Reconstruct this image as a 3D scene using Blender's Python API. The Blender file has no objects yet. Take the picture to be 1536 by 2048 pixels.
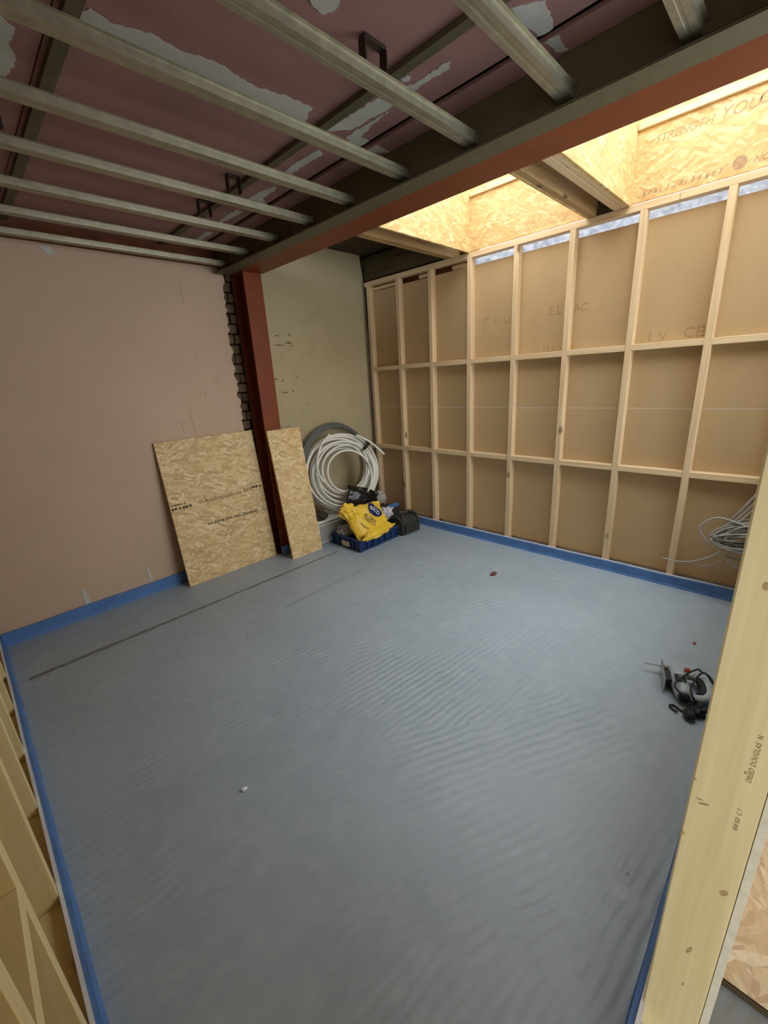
import bpy, bmesh, math, random
from mathutils import Vector, Matrix, noise
random.seed(7)
SC = bpy.context.scene
COL = SC.collection

# ---------------------------------------------------------------- camera, sky, exposure
cam_d = bpy.data.cameras.new('camera')
cam_d.sensor_fit = 'HORIZONTAL'
cam_d.sensor_width = 36.0
cam_d.lens = 834.64 / 1536.0 * 36.0
cam_d.clip_start = 0.02
cam = bpy.data.objects.new('camera', cam_d)
COL.objects.link(cam)
_r = Vector((0.69523728, -0.71659888, -0.05595686))      # image right
_u = -Vector((-0.25564584, -0.17376255, -0.9510267))     # image up
_b = -Vector((0.67178146, 0.67549435, -0.30400173))      # backwards
cam.matrix_world = Matrix(((_r.x, _u.x, _b.x, 0.0), (_r.y, _u.y, _b.y, 0.0), (_r.z, _u.z, _b.z, 1.47), (0, 0, 0, 1)))
SC.camera = cam

world = bpy.data.worlds.new('overcast_sky')
SC.world = world
world.use_nodes = True
wn = world.node_tree
wn.nodes.clear()
w_out = wn.nodes.new('ShaderNodeOutputWorld')
w_bg = wn.nodes.new('ShaderNodeBackground')
w_bg.inputs['Color'].default_value = (0.93, 0.97, 1.0, 1)
w_bg.inputs['Strength'].default_value = 4.0
wn.links.new(w_bg.outputs[0], w_out.inputs[0])

def portal(name, loc, rot, sx, sy):
    l = bpy.data.lights.new(name, 'AREA')
    l.shape = 'RECTANGLE'; l.size = sx; l.size_y = sy
    l.cycles.is_portal = True
    o = bpy.data.objects.new(name, l); COL.objects.link(o)
    o.location = loc; o.rotation_euler = rot
portal('skylight_portal', (2.6, 1.65, 2.80), (0, 0, 0), 1.19, 0.87)
portal('skylight_portal', (2.6, 0.47, 2.80), (0, 0, 0), 1.19, 0.95)
portal('added_front_opening_portal', (2.21, -0.09, 1.53), (math.radians(90), 0, 0), 1.82, 1.56)  # covers the unseen front opening added to brighten the room
portal('added_hall_opening_portal', (-2.37, -1.87, 1.16), (0, math.radians(-90), 0), 2.08, 3.05)  # covers the unseen hall opening, also added for its light

vs = SC.view_settings
vs.view_transform = 'Standard'
vs.look = 'None'
vs.exposure = 0.4
vs.gamma = 1.0
vs.use_curve_mapping = False
cy = SC.cycles
cy.use_denoising = True
cy.max_bounces = 10
cy.diffuse_bounces = 6
cy.glossy_bounces = 4
cy.transmission_bounces = 6
cy.sample_clamp_indirect = 8.0

# ---------------------------------------------------------------- material helpers
def lin(r, g, b):
    f = lambda c: (c / 255 / 12.92) if c / 255 <= 0.04045 else ((c / 255 + 0.055) / 1.055) ** 2.4
    return (f(r), f(g), f(b), 1.0)

class NT:
    def __init__(s, name, rough=0.7, spec=0.4, metal=0.0):
        s.m = bpy.data.materials.new(name); s.m.use_nodes = True
        s.t = s.m.node_tree
        s.b = s.t.nodes['Principled BSDF']
        s.b.inputs['Roughness'].default_value = rough
        s.b.inputs['Specular IOR Level'].default_value = spec
        s.b.inputs['Metallic'].default_value = metal
    def n(s, kind, **kw):
        nd = s.t.nodes.new(kind)
        for k, v in kw.items():
            if k.startswith('i_'):
                nd.inputs[k[2:].replace('_', ' ')].default_value = v
            else:
                setattr(nd, k, v)
        return nd
    def l(s, a, b): s.t.links.new(a, b)
    def coords(s, scale=(1, 1, 1), rot=(0, 0, 0), rnd=True):
        tc = s.n('ShaderNodeTexCoord')
        out = tc.outputs['Object']
        if rnd:
            oi = s.n('ShaderNodeObjectInfo')
            mu = s.n('ShaderNodeMath', operation='MULTIPLY'); mu.inputs[1].default_value = 37.0
            s.l(oi.outputs['Random'], mu.inputs[0])
            ad = s.n('ShaderNodeVectorMath', operation='ADD')
            s.l(out, ad.inputs[0]); s.l(mu.outputs[0], ad.inputs[1])
            out = ad.outputs[0]
        mp = s.n('ShaderNodeMapping')
        mp.inputs['Scale'].default_value = scale; mp.inputs['Rotation'].default_value = rot
        s.l(out, mp.inputs['Vector'])
        return mp.outputs[0]
    def noise(s, vec, scale, detail=4, rough=0.55, dist=0.0):
        nd = s.n('ShaderNodeTexNoise')
        nd.inputs['Scale'].default_value = scale; nd.inputs['Detail'].default_value = detail
        nd.inputs['Roughness'].default_value = rough; nd.inputs['Distortion'].default_value = dist
        if vec is not None: s.l(vec, nd.inputs['Vector'])
        return nd.outputs['Fac']
    def ramp(s, fac, stops, interp='LINEAR'):
        r = s.n('ShaderNodeValToRGB'); cr = r.color_ramp; cr.interpolation = interp
        while len(cr.elements) < len(stops): cr.elements.new(0.5)
        for e, (p, c) in zip(cr.elements, stops):
            e.position = p; e.color = c if len(c) == 4 else (*c, 1)
        s.l(fac, r.inputs[0]); return r.outputs[0]
    def mix(s, fac, a, b, blend='MIX'):
        x = s.n('ShaderNodeMix', data_type='RGBA', blend_type=blend)
        for sock, v in ((x.inputs[0], fac), (x.inputs[6], a), (x.inputs[7], b)):
            if hasattr(v, 'default_value') and not isinstance(v, (tuple, float, int)): s.l(v, sock)
            else: sock.default_value = v
        return x.outputs[2]
    def bump(s, h, strength=0.3, dist=0.002):
        bn = s.n('ShaderNodeBump'); bn.inputs['Strength'].default_value = strength
        bn.inputs['Distance'].default_value = dist
        s.l(h, bn.inputs['Height']); s.l(bn.outputs[0], s.b.inputs['Normal'])
    def col(s, c):
        if isinstance(c, tuple): s.b.inputs['Base Color'].default_value = c
        else: s.l(c, s.b.inputs['Base Color'])
        return s.m

W = (1, 1, 1, 1); K = (0, 0, 0, 1)
def gray(v): return (v, v, v, 1)

def plain(name, c, rough=0.6, var=0.12, scale=18, metal=0.0, spec=0.4, bump=0.0):
    t = NT(name, rough, spec, metal)
    v = t.coords()
    f = t.noise(v, scale, 5)
    d = tuple(x * (1 - var) for x in c[:3]) + (1,); e = tuple(min(1, x * (1 + var)) for x in c[:3]) + (1,)
    if bump: t.bump(f, bump, 0.003)
    return t.col(t.ramp(f, [(0.3, d), (0.7, e)]))

def wood(name, axis, light, dark, rough=0.65, knots=True):
    t = NT(name, rough, 0.3)
    sc = [14, 14, 14]; sc[axis] = 0.7
    v = t.coords(tuple(sc))
    f = t.noise(v, 3.0, 5, 0.6, 0.6)
    c = t.ramp(f, [(0.28, dark), (0.5, tuple((a + b) / 2 for a, b in zip(light, dark))), (0.72, light)])
    v2 = t.coords()
    big = t.noise(v2, 1.7, 2)
    c = t.mix(t.ramp(big, [(0.35, gray(0.0)), (0.7, gray(0.35))]), c, tuple(x * 0.86 for x in light[:3]) + (1,))
    if knots:
        ks = [5, 5, 5]; ks[axis] = 2.6
        vk = t.coords(tuple(ks))
        vo = t.n('ShaderNodeTexVoronoi'); vo.inputs['Scale'].default_value = 1.0
        t.l(vk, vo.inputs['Vector'])
        k = t.ramp(vo.outputs['Distance'], [(0.05, W), (0.11, K)])
        c = t.mix(k, c, tuple(x * 0.42 for x in dark[:3]) + (1,))
    t.bump(f, 0.15, 0.001)
    return t.col(c)

PINE_L, PINE_D = lin(230, 208, 170), lin(208, 178, 134)
M_PINE = [wood('pine_timber', a, PINE_L, PINE_D) for a in range(3)]
OLD_L, OLD_D = lin(190, 160, 112), lin(140, 108, 70)
M_JOIST = [wood('joist_timber', a, OLD_L, OLD_D) for a in range(3)]
TRE_L, TRE_D = lin(226, 210, 158), lin(204, 186, 132)
M_POST = [wood('kiln_dried_timber', a, TRE_L, TRE_D) for a in range(3)]
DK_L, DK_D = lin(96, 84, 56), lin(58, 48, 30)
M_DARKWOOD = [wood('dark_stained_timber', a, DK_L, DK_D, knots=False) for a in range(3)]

def osb(name, plane, warm=1.0, lift=0.0, even=0.0):
    """strand board; plane = the two local axes in which the strands lie, long direction first"""
    t = NT(name, 0.62, 0.35)
    base = t.coords(rnd=True)
    nz = t.n('ShaderNodeTexNoise'); nz.inputs['Scale'].default_value = 9.0; nz.inputs['Detail'].default_value = 2
    t.l(base, nz.inputs['Vector'])
    sub = t.n('ShaderNodeVectorMath', operation='SUBTRACT'); sub.inputs[1].default_value = (0.5, 0.5, 0.5)
    t.l(nz.outputs['Color'], sub.inputs[0])
    scl = t.n('ShaderNodeVectorMath', operation='SCALE'); scl.inputs['Scale'].default_value = 0.05
    t.l(sub.outputs[0], scl.inputs[0])
    wv = t.n('ShaderNodeVectorMath', operation='ADD'); t.l(base, wv.inputs[0]); t.l(scl.outputs[0], wv.inputs[1])
    axis = 3 - plane[0] - plane[1]
    cols = [lin(226, 198, 144), lin(208, 174, 116), lin(240, 218, 170), lin(186, 148, 92), lin(220, 192, 136), lin(204, 168, 110)]
    layers = []; edges = []
    for i, ang in enumerate((0.10, 0.55, -0.42)):
        rot = [0, 0, 0]; rot[axis] = ang
        m1 = t.n('ShaderNodeMapping'); m1.inputs['Rotation'].default_value = rot
        m1.inputs['Location'].default_value = (i * 3.1, i * 1.7, i * 2.3)
        t.l(wv.outputs[0], m1.inputs['Vector'])
        sc = [1, 1, 1]; sc[plane[0]] = 12; sc[plane[1]] = 62; sc[axis] = 20
        m2 = t.n('ShaderNodeMapping'); m2.inputs['Scale'].default_value = sc
        t.l(m1.outputs[0], m2.inputs['Vector'])
        vo = t.n('ShaderNodeTexVoronoi'); vo.inputs['Scale'].default_value = 1.0
        t.l(m2.outputs[0], vo.inputs['Vector'])
        sep = t.n('ShaderNodeSeparateColor'); t.l(vo.outputs['Color'], sep.inputs[0])
        layers.append((t.ramp(sep.outputs[0], [(k / 6, c) for k, c in enumerate(cols)], 'CONSTANT'), sep.outputs[1]))
        edges.append(vo.outputs['Distance'])
    c = layers[0][0]
    c = t.mix(t.ramp(layers[1][1], [(0.52, K), (0.56, W)]), c, layers[1][0])
    c = t.mix(t.ramp(layers[2][1], [(0.60, K), (0.64, W)]), c, layers[2][0])
    if even: c = t.mix(even, c, lin(220, 190, 134))
    if lift: c = t.mix(lift, c, lin(252, 232, 186))
    fine = t.coords((60, 60, 60))
    f = t.noise(fine, 1.0, 4)
    c = t.mix(t.ramp(f, [(0.3, gray(0.36)), (0.6, gray(0.0))]), c, lin(156, 120, 72))
    big = t.noise(base, 3.2, 2)
    c = t.mix(t.ramp(big, [(0.4, K), (0.75, gray(0.30))]), c, lin(224, 184, 122))
    if warm != 1.0:
        c = t.mix(0.35, c, lin(214, 196, 176))
    t.bump(edges[0], 0.25, 0.002)
    return t.col(c)

M_OSB_XZ = osb('strand_board', (0, 2), even=0.4)
M_OSB_LEAN = osb('brightened_strand_board', (0, 2), lift=0.26)  # same board as the shafts, colour lifted to stand in for missing light
M_OSB_YZ = osb('strand_board', (1, 2), even=0.4)
M_OSB_XY = osb('strand_board', (0, 1))
M_OSB_ZY = osb('strand_board', (2, 1), 0.5)
M_OSB_EDGE = plain('strand_board_edge', lin(196, 152, 92), 0.8, 0.3, 70)

def floor_mat():
    t = NT('grey_floor_membrane', 0.42, 0.5)
    v = t.coords(rnd=False)
    f1 = t.noise(v, 1.3, 6, 0.6)
    f2 = t.noise(v, 14, 5, 0.65)
    c = t.ramp(f1, [(0.3, lin(148, 162, 173)), (0.7, lin(163, 177, 187))])
    c = t.mix(t.ramp(f2, [(0.45, K), (0.8, gray(0.5))]), c, lin(178, 189, 196))
    # dust and small dark specks
    vo = t.n('ShaderNodeTexVoronoi'); vo.inputs['Scale'].default_value = 7.0
    t.l(v, vo.inputs['Vector'])
    sp = t.ramp(vo.outputs['Distance'], [(0.035, W), (0.06, K)])
    sepc = t.n('ShaderNodeSeparateColor'); t.l(vo.outputs['Color'], sepc.inputs[0])
    gate = t.ramp(sepc.outputs[0], [(0.72, K), (0.74, W)])
    mm = t.n('ShaderNodeMath', operation='MULTIPLY'); t.l(sp, mm.inputs[0]); t.l(gate, mm.inputs[1])
    c = t.mix(mm.outputs[0], c, lin(104, 110, 116))
    # trowel ripples in three stroke directions, blended in soft patches
    def rip(rotz, sc, dist):
        m = t.n('ShaderNodeMapping'); m.inputs['Rotation'].default_value = (0, 0, rotz)
        t.l(v, m.inputs['Vector'])
        w_ = t.n('ShaderNodeTexWave', bands_direction='Y', wave_profile='SIN')
        w_.inputs['Scale'].default_value = sc; w_.inputs['Distortion'].default_value = dist
        w_.inputs['Detail'].default_value = 2.0; w_.inputs['Detail Scale'].default_value = 0.9
        t.l(m.outputs[0], w_.inputs['Vector']); return w_.outputs['Fac']
    def fmix(fac, a, b):
        x = t.n('ShaderNodeMix', data_type='FLOAT'); t.l(fac, x.inputs[0]); t.l(a, x.inputs[2]); t.l(b, x.inputs[3]); return x.outputs[0]
    m1 = t.ramp(t.noise(v, 1.1, 2), [(0.46, K), (0.54, W)])
    ab = fmix(m1, rip(0.12, 9.0, 3.0), rip(0.48, 8.4, 3.4))
    sx = t.n('ShaderNodeSeparateXYZ'); t.l(v, sx.inputs[0])
    nx = t.n('ShaderNodeMath', operation='MULTIPLY_ADD'); nx.inputs[1].default_value = 0.9
    t.l(t.noise(v, 1.3, 2), nx.inputs[0]); t.l(sx.outputs[0], nx.inputs[2])
    side = t.n('ShaderNodeMapRange'); side.inputs[1].default_value = 2.25; side.inputs[2].default_value = 2.75
    t.l(nx.outputs[0], side.inputs[0])
    wave = fmix(side.outputs[0], ab, rip(1.50, 8.6, 3.0))
    amp = t.ramp(t.noise(v, 2.1, 3), [(0.37, gray(0.05)), (0.60, gray(1.0))])
    am = t.n('ShaderNodeMath', operation='MULTIPLY'); t.l(wave, am.inputs[0]); t.l(amp, am.inputs[1])
    h0 = t.n('ShaderNodeMath', operation='MULTIPLY_ADD'); h0.inputs[1].default_value = 1.3
    t.l(t.noise(v, 5.0, 4), h0.inputs[0]); t.l(am.outputs[0], h0.inputs[2])
    h = t.n('ShaderNodeMath', operation='MULTIPLY_ADD'); h.inputs[1].default_value = 0.35
    t.l(f2, h.inputs[0]); t.l(h0.outputs[0], h.inputs[2])
    t.bump(h.outputs[0], 0.72, 0.0026)
    rg = t.ramp(f2, [(0.3, gray(0.36)), (0.75, gray(0.55))])
    t.l(rg, t.b.inputs['Roughness'])
    return t.col(c)
M_FLOOR = floor_mat()
M_SEAM = plain('dark_seam', lin(118, 122, 122), 0.6, 0.12, 30)

def plaster(name, a, b, stain, rough=0.75):
    t = NT(name, rough, 0.3)
    v = t.coords(rnd=False)
    f = t.noise(v, 1.6, 6, 0.6); g = t.noise(v, 7.0, 6, 0.7, 0.4)
    c = t.ramp(f, [(0.3, a), (0.72, b)])
    c = t.mix(t.ramp(g, [(0.55, K), (0.8, gray(0.45))]), c, stain)
    t.bump(g, 0.12, 0.003)
    return t.col(c)
M_PINKWALL = plaster('pink_gypsum_plaster', lin(192, 168, 144), lin(200, 175, 151), lin(182, 161, 134))
M_OLIVEWALL = plaster('olive_grey_plaster', lin(176, 164, 130), lin(188, 176, 142), lin(150, 134, 98))
M_PINKBOARD = plaster('pink_fire_board', lin(150, 113, 107), lin(166, 127, 121), lin(136, 98, 91))
M_FILLER = plaster('grey_joint_filler', lin(186, 186, 176), lin(202, 202, 192), lin(160, 156, 146))
M_BROWNBOARD = plain('brown_board', lin(92, 80, 56), 0.8, 0.1, 8)
M_REDBROWN = plain('red_brown_render', lin(120, 74, 48), 0.85, 0.25, 9, bump=0.3)
M_BRICK = plain('broken_brick', lin(104, 84, 62), 0.9, 0.35, 22, bump=0.6)
M_MORTAR = plain('dark_mortar', lin(74, 60, 46), 0.95, 0.3, 30, bump=0.5)
M_PAPER = plaster('brown_board_paper', lin(186, 160, 120), lin(192, 166, 126), lin(178, 150, 110), 0.6)
M_RED = plain('red_oxide_paint', lin(122, 62, 36), 0.42, 0.12, 5, spec=0.2)
M_GALV = plain('galvanised_steel', lin(158, 153, 132), 0.42, 0.14, 26, metal=0.7)
M_TRACK = plain('dull_galvanised_track', lin(98, 92, 70), 0.55, 0.10, 22, metal=0.25)
M_DARKMETAL = plain('dark_bracket_steel', lin(70, 56, 50), 0.5, 0.15, 20, metal=0.5)
M_BLUEFOAM = plain('blue_foam', lin(84, 124, 180), 0.65, 0.14, 9, bump=0.3)
M_WHITEFILM = plain('white_film', lin(222, 226, 232), 0.5, 0.06, 12)
def film_mat():
    t = NT('translucent_membrane', 0.35, 0.5)
    f = t.noise(t.coords(), 22, 5, 0.6)
    t.bump(f, 0.5, 0.004)
    c = t.ramp(f, [(0.3, lin(196, 202, 212)), (0.7, lin(232, 235, 240))])
    t.col(c)
    tr_ = t.n('ShaderNodeBsdfTranslucent'); t.l(t.ramp(f, [(0.3, lin(96, 104, 118)), (0.7, lin(150, 156, 166))]), tr_.inputs[0])
    mx = t.n('ShaderNodeMixShader'); mx.inputs[0].default_value = 0.5
    t.l(t.b.outputs[0], mx.inputs[1]); t.l(tr_.outputs[0], mx.inputs[2])
    t.l(mx.outputs[0], t.t.nodes['Material Output'].inputs[0])
    return t.m
M_SILVER = film_mat()
M_SHEATH = plain('brown_sheathing', lin(140, 110, 72), 0.8, 0.15, 6)
M_DARKDECK = plain('dark_roof_boarding', lin(70, 56, 38), 0.85, 0.2, 6)
M_WHITEPIPE = plain('white_plastic_pipe', lin(232, 232, 222), 0.35, 0.04, 10)
M_GREYPIPE = plain('dark_grey_pipe', lin(104, 106, 102), 0.4, 0.08, 10)
M_BLUECRATE = plain('navy_plastic', lin(32, 56, 102), 0.42, 0.14, 10)
M_LABEL = plain('faded_label', lin(206, 196, 160), 0.7, 0.2, 40)
M_YELLOW = plain('yellow_polythene', lin(236, 198, 62), 0.32, 0.10, 8, bump=0.3)
M_NAVY = plain('navy_print', lin(22, 34, 92), 0.4, 0.05, 10)
M_BLACKPRINT = plain('black_print', lin(70, 56, 42), 0.7, 0.15, 60)
M_FAINTPRINT = plain('faint_print', lin(172, 145, 107), 0.8, 0.12, 60)
M_FAINTOSB = plain('faded_print', lin(174, 144, 110), 0.8, 0.2, 60)
M_WHITEPRINT = plain('white_print', lin(236, 236, 232), 0.5, 0.03, 10)
M_BLACKBAG = plain('black_polythene', lin(13, 13, 15), 0.27, 0.2, 6, bump=0.06, spec=0.5)
M_WHITEBAG = plain('white_polythene', lin(214, 214, 220), 0.4, 0.08, 10, bump=0.5)
M_TOOLBAG = plain('black_nylon', lin(50, 51, 45), 0.7, 0.2, 40, bump=0.3)
M_TOOLBAG2 = plain('dark_grey_webbing', lin(64, 62, 52), 0.75, 0.15, 50)
M_GREYCLOTH = plain('dark_grey_cloth', lin(62, 58, 50), 0.85, 0.25, 12, bump=0.4)
M_TOOLGREY = plain('pale_grey_plastic', lin(170, 184, 188), 0.4, 0.08, 9)
M_TOOLDARK = plain('black_rubber', lin(34, 36, 40), 0.5, 0.2, 14)
M_STEEL = plain('bare_steel', lin(170, 170, 172), 0.3, 0.1, 30, metal=0.9)
M_CABLE = plain('grey_cable', lin(164, 164, 160), 0.45, 0.12, 18)
M_REDPLASTIC = plain('red_plastic', lin(150, 58, 50), 0.5, 0.15, 14)
M_DEBRIS = plain('brown_debris', lin(112, 62, 50), 0.7, 0.3, 60)
M_TEAL = plain('teal_plastic', lin(120, 176, 172), 0.4, 0.1, 20)
M_PB_EDGE = plain('pale_board_edge', lin(214, 208, 182), 0.85, 0.10, 40)

def clear_plastic(name, tint, alpha_rough=0.35, trans=0.85):
    t = NT(name, alpha_rough, 0.5)
    t.b.inputs['Transmission Weight'].default_value = trans
    t.b.inputs['IOR'].default_value = 1.2
    f = t.noise(t.coords(), 12, 4)
    t.bump(f, 0.3, 0.003)
    return t.col(t.ramp(f, [(0.3, tint), (0.7, tuple(min(1, x * 1.1) for x in tint[:3]) + (1,))]))
M_CLEAR = clear_plastic('clear_plastic_box', lin(206, 206, 200), 0.35, 0.55)
M_LID = clear_plastic('milky_plastic', lin(226, 226, 220), 0.4, 0.15)
M_CLEARBAG = clear_plastic('clear_polythene', lin(214, 212, 204), 0.3, 0.5)

# ---------------------------------------------------------------- geometry helpers
def link(name, me, mat, parent=None, loc=(0, 0, 0), smooth=False):
    o = bpy.data.objects.new(name, me)
    COL.objects.link(o)
    if mat is not None and not me.materials: me.materials.append(mat)
    if parent is not None:
        o.parent = parent
    o.location = loc
    if smooth:
        for p in me.polygons: p.use_smooth = True
    return o

def empty(name, loc=(0, 0, 0), rz=0.0, parent=None):
    o = bpy.data.objects.new(name, None); COL.objects.link(o)
    o.empty_display_size = 0.05
    o.location = loc; o.rotation_euler = (0, 0, rz)
    if parent: o.parent = parent
    return o

def tag(o, label=None, cat=None, group=None, kind=None):
    if label: o['label'] = label
    if cat: o['category'] = cat
    if group: o['group'] = group
    if kind: o['kind'] = kind
    return o

def struct(o, label, cat):
    return tag(o, label, cat, None, 'structure')

def bm_mesh(bm, name):
    me = bpy.data.meshes.new(name); bm.normal_update(); bm.to_mesh(me); bm.free(); return me

def add_box(bm, lo, hi, bevel=0.0, mtx=None):
    r = bmesh.ops.create_cube(bm, size=1.0)
    vs_ = r['verts']
    for v in vs_:
        v.co = Vector([(lo[i] + hi[i]) / 2 + v.co[i] * (hi[i] - lo[i]) for i in range(3)])
    if bevel > 0:
        es = list({e for v in vs_ for e in v.link_edges})
        rr = bmesh.ops.bevel(bm, geom=es, offset=bevel, segments=1, affect='EDGES')
        vs_ = list({v for f in rr['faces'] for v in f.verts} | {v for v in vs_ if v.is_valid})
    if mtx is not None:
        for v in vs_: v.co = mtx @ v.co
    return vs_

def box(name, lo, hi, mat, parent=None, bevel=0.002):
    """box given in world coordinates (parent empties are unrotated), own origin at its centre"""
    c = [(lo[i] + hi[i]) / 2 for i in range(3)]
    bm = bmesh.new()
    add_box(bm, [lo[i] - c[i] for i in range(3)], [hi[i] - c[i] for i in range(3)], bevel)
    me = bm_mesh(bm, name)
    if parent is not None:
        c = [c[i] - parent.location[i] for i in range(3)]
    return link(name, me, mat, parent, c)

def lbox(name, lo, hi, mat, parent, bevel=0.002):
    """box in the parent's local coordinates"""
    c = [(lo[i] + hi[i]) / 2 for i in range(3)]
    bm = bmesh.new()
    add_box(bm, [lo[i] - c[i] for i in range(3)], [hi[i] - c[i] for i in range(3)], bevel)
    return link(name, bm_mesh(bm, name), mat, parent, c)

def add_tube(bm, pts, r, seg=8, cap=True):
    pts = [Vector(p) for p in pts]
    n = len(pts)
    tans = [(pts[min(i + 1, n - 1)] - pts[max(i - 1, 0)]).normalized() for i in range(n)]
    ref = Vector((0, 0, 1)) if abs(tans[0].z) < 0.9 else Vector((1, 0, 0))
    nrm = (ref - tans[0] * ref.dot(tans[0])).normalized()
    rings = []
    for i in range(n):
        nrm = (nrm - tans[i] * nrm.dot(tans[i]))
        nrm = nrm.normalized() if nrm.length > 1e-6 else tans[i].orthogonal().normalized()
        bi = tans[i].cross(nrm)
        rad = r[i] if isinstance(r, (list, tuple)) else r
        rings.append([bm.verts.new(pts[i] + (nrm * math.cos(a) + bi * math.sin(a)) * rad)
                      for a in (2 * math.pi * k / seg for k in range(seg))])
    for a, b in zip(rings, rings[1:]):
        for k in range(seg):
            bm.faces.new((a[k], a[(k + 1) % seg], b[(k + 1) % seg], b[k]))
    if cap:
        bm.faces.new(list(reversed(rings[0]))); bm.faces.new(rings[-1])

def smooth_path(ctrl, per=8):
    P = [Vector(c) for c in ctrl]; out = []
    for i in range(len(P) - 1):
        p0, p1, p2, p3 = P[max(i - 1, 0)], P[i], P[i + 1], P[min(i + 2, len(P) - 1)]
        for k in range(per):
            t = k / per
            out.append(0.5 * ((2 * p1) + (-p0 + p2) * t + (2 * p0 - 5 * p1 + 4 * p2 - p3) * t * t + (-p0 + 3 * p1 - 3 * p2 + p3) * t ** 3))
    out.append(P[-1]); return out

def tube(name, pts, r, mat, parent=None, seg=8):
    bm = bmesh.new(); add_tube(bm, pts, r, seg)
    return link(name, bm_mesh(bm, name), mat, parent, (0, 0, 0), True)

def prism(name, poly, z0, z1, mat, parent=None, axes=(0, 1, 2), loc=(0, 0, 0)):
    """extruded polygon: poly in (axes[0], axes[1]), from z0 to z1 along axes[2]"""
    bm = bmesh.new()
    def mk(p, z):
        c = [0, 0, 0]; c[axes[0]], c[axes[1]], c[axes[2]] = p[0], p[1], z
        return bm.verts.new(c)
    a = [mk(p, z0) for p in poly]; b = [mk(p, z1) for p in poly]
    bm.faces.new(a); bm.faces.new(list(reversed(b)))
    for i in range(len(poly)):
        j = (i + 1) % len(poly)
        bm.faces.new((a[i], b[i], b[j], a[j]))
    bmesh.ops.recalc_face_normals(bm, faces=bm.faces)
    return link(name, bm_mesh(bm, name), mat, parent, loc)

def ragged(poly, step=0.02, amp=0.006, seed=0):
    out = []
    rnd = random.Random(seed)
    for i, p in enumerate(poly):
        q = poly[(i + 1) % len(poly)]
        d = Vector((q[0] - p[0], q[1] - p[1])); L = d.length
        n = max(1, int(L / step))
        nv = Vector((-d.y, d.x)).normalized() if L > 0 else Vector((0, 0))
        for k in range(n):
            t = k / n; a = rnd.uniform(-amp, amp) if k else 0
            out.append((p[0] + d.x * t + nv.x * a, p[1] + d.y * t + nv.y * a))
    return out

def text_mesh(s, size, shear=0.0, depth=0.0004, align='LEFT', spacing=1.0, bold=0.0):
    cu = bpy.data.curves.new('lettering', 'FONT')
    cu.body = s; cu.size = size; cu.shear = shear; cu.extrude = depth; cu.align_x = align
    cu.space_character = spacing; cu.resolution_u = 3; cu.offset = bold
    o = bpy.data.objects.new('lettering', cu); COL.objects.link(o)
    bpy.context.view_layer.update()
    me = bpy.data.meshes.new_from_object(o.evaluated_get(bpy.context.evaluated_depsgraph_get()))
    bpy.data.objects.remove(o); bpy.data.curves.remove(cu)
    me.materials.clear()
    return me

def lettering(s, size, mat, parent, origin, right, up, **kw):
    me = text_mesh(s, size, **kw)
    o = link('lettering', me, mat, parent)
    r = Vector(right).normalized(); u = Vector(up).normalized(); n = r.cross(u)
    m = Matrix.Identity(4)
    for i in range(3):
        m[i][0] = r[i]; m[i][1] = u[i]; m[i][2] = n[i]; m[i][3] = origin[i]
    o.matrix_local = m
    return o

# ================================================================ SETTING
XS, XB, YB = 3.19, 3.253, 3.34          # stud face, board face, back wall face
ZC = 2.44                               # pink ceiling board underside
# ---- floor
floor = struct(box('floor', (-2.6, -4.2, -0.12), (3.7, 3.7, 0.0), M_FLOOR, bevel=0), 'grey rippled membrane floor with a dark seam near the back wall', 'floor')
prism('seam', ragged([(-0.05, 2.782), (2.16, 2.789), (2.16, 2.811), (-0.05, 2.818)], 0.06, 0.004, 3), -0.001, 0.0012, M_SEAM, floor, loc=(-0.55, 0.25, 0.06))
prism('seam', ragged([(1.30, 2.325), (2.2, 2.34), (2.2, 2.345), (1.30, 2.331)], 0.05, 0.002, 4), -0.001, 0.0009, M_SEAM, floor, loc=(-0.55, 0.25, 0.06))

# ---- back wall
wb = struct(empty('wall_back', (1.5, YB, 0)), 'pink plastered back wall, bare brick beside the steel column, olive plaster beyond', 'wall')
box('brick_backing', (-2.4, 3.41, 0), (3.75, 3.50, 3.0), M_MORTAR, wb, 0)
edge = []
rnd = random.Random(11)
z = 0.0
while z < 2.33:
    edge.append((1.735 + 0.018 * math.sin(z * 2.3 + 1.2) + rnd.uniform(-0.014, 0.014), z)); z += 0.028
plaster_poly = [(-0.40, 0.0)] + edge + [(1.70, 2.335), (1.2, 2.332), (0.6, 2.334), (-0.40, 2.33)]
prism('plaster_sheet', plaster_poly, YB, 3.356, M_PINKWALL, wb, (0, 2, 1), (-1.5, -YB, 0))
box('upper_render', (-0.40, 3.352, 2.31), (1.78, 3.40, 2.60), M_REDBROWN, wb, 0)
box('lower_backing', (-0.40, 3.357, 0.0), (1.70, 3.41, 2.31), M_MORTAR, wb, 0)
for k in range(32):                      # bricks left bare where the plaster is broken away
    z0 = 0.005 + k * 0.075
    wid = 0.100 if k % 2 else 0.052
    x0 = 1.700 + rnd.uniform(-0.004, 0.004)
    x1 = x0 + wid + rnd.uniform(-0.008, 0.010)
    yy = 3.350 + rnd.uniform(0, 0.016)
    box('brick', (x0, yy, z0), (x1, 3.412, z0 + 0.063 + rnd.uniform(-0.006, 0.002)), M_BRICK, wb, 0.004)
    if k % 2 == 0:
        box('brick', (x1 + 0.012, yy + rnd.uniform(0.0, 0.012), z0), (x1 + 0.085, 3.412, z0 + 0.063), M_BRICK, wb, 0.004)
ol = [(1.835, 0.0), (3.255, 0.0), (3.225, 2.36), (3.165, 2.74), (3.10, 2.95), (1.835, 2.95)]
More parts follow.
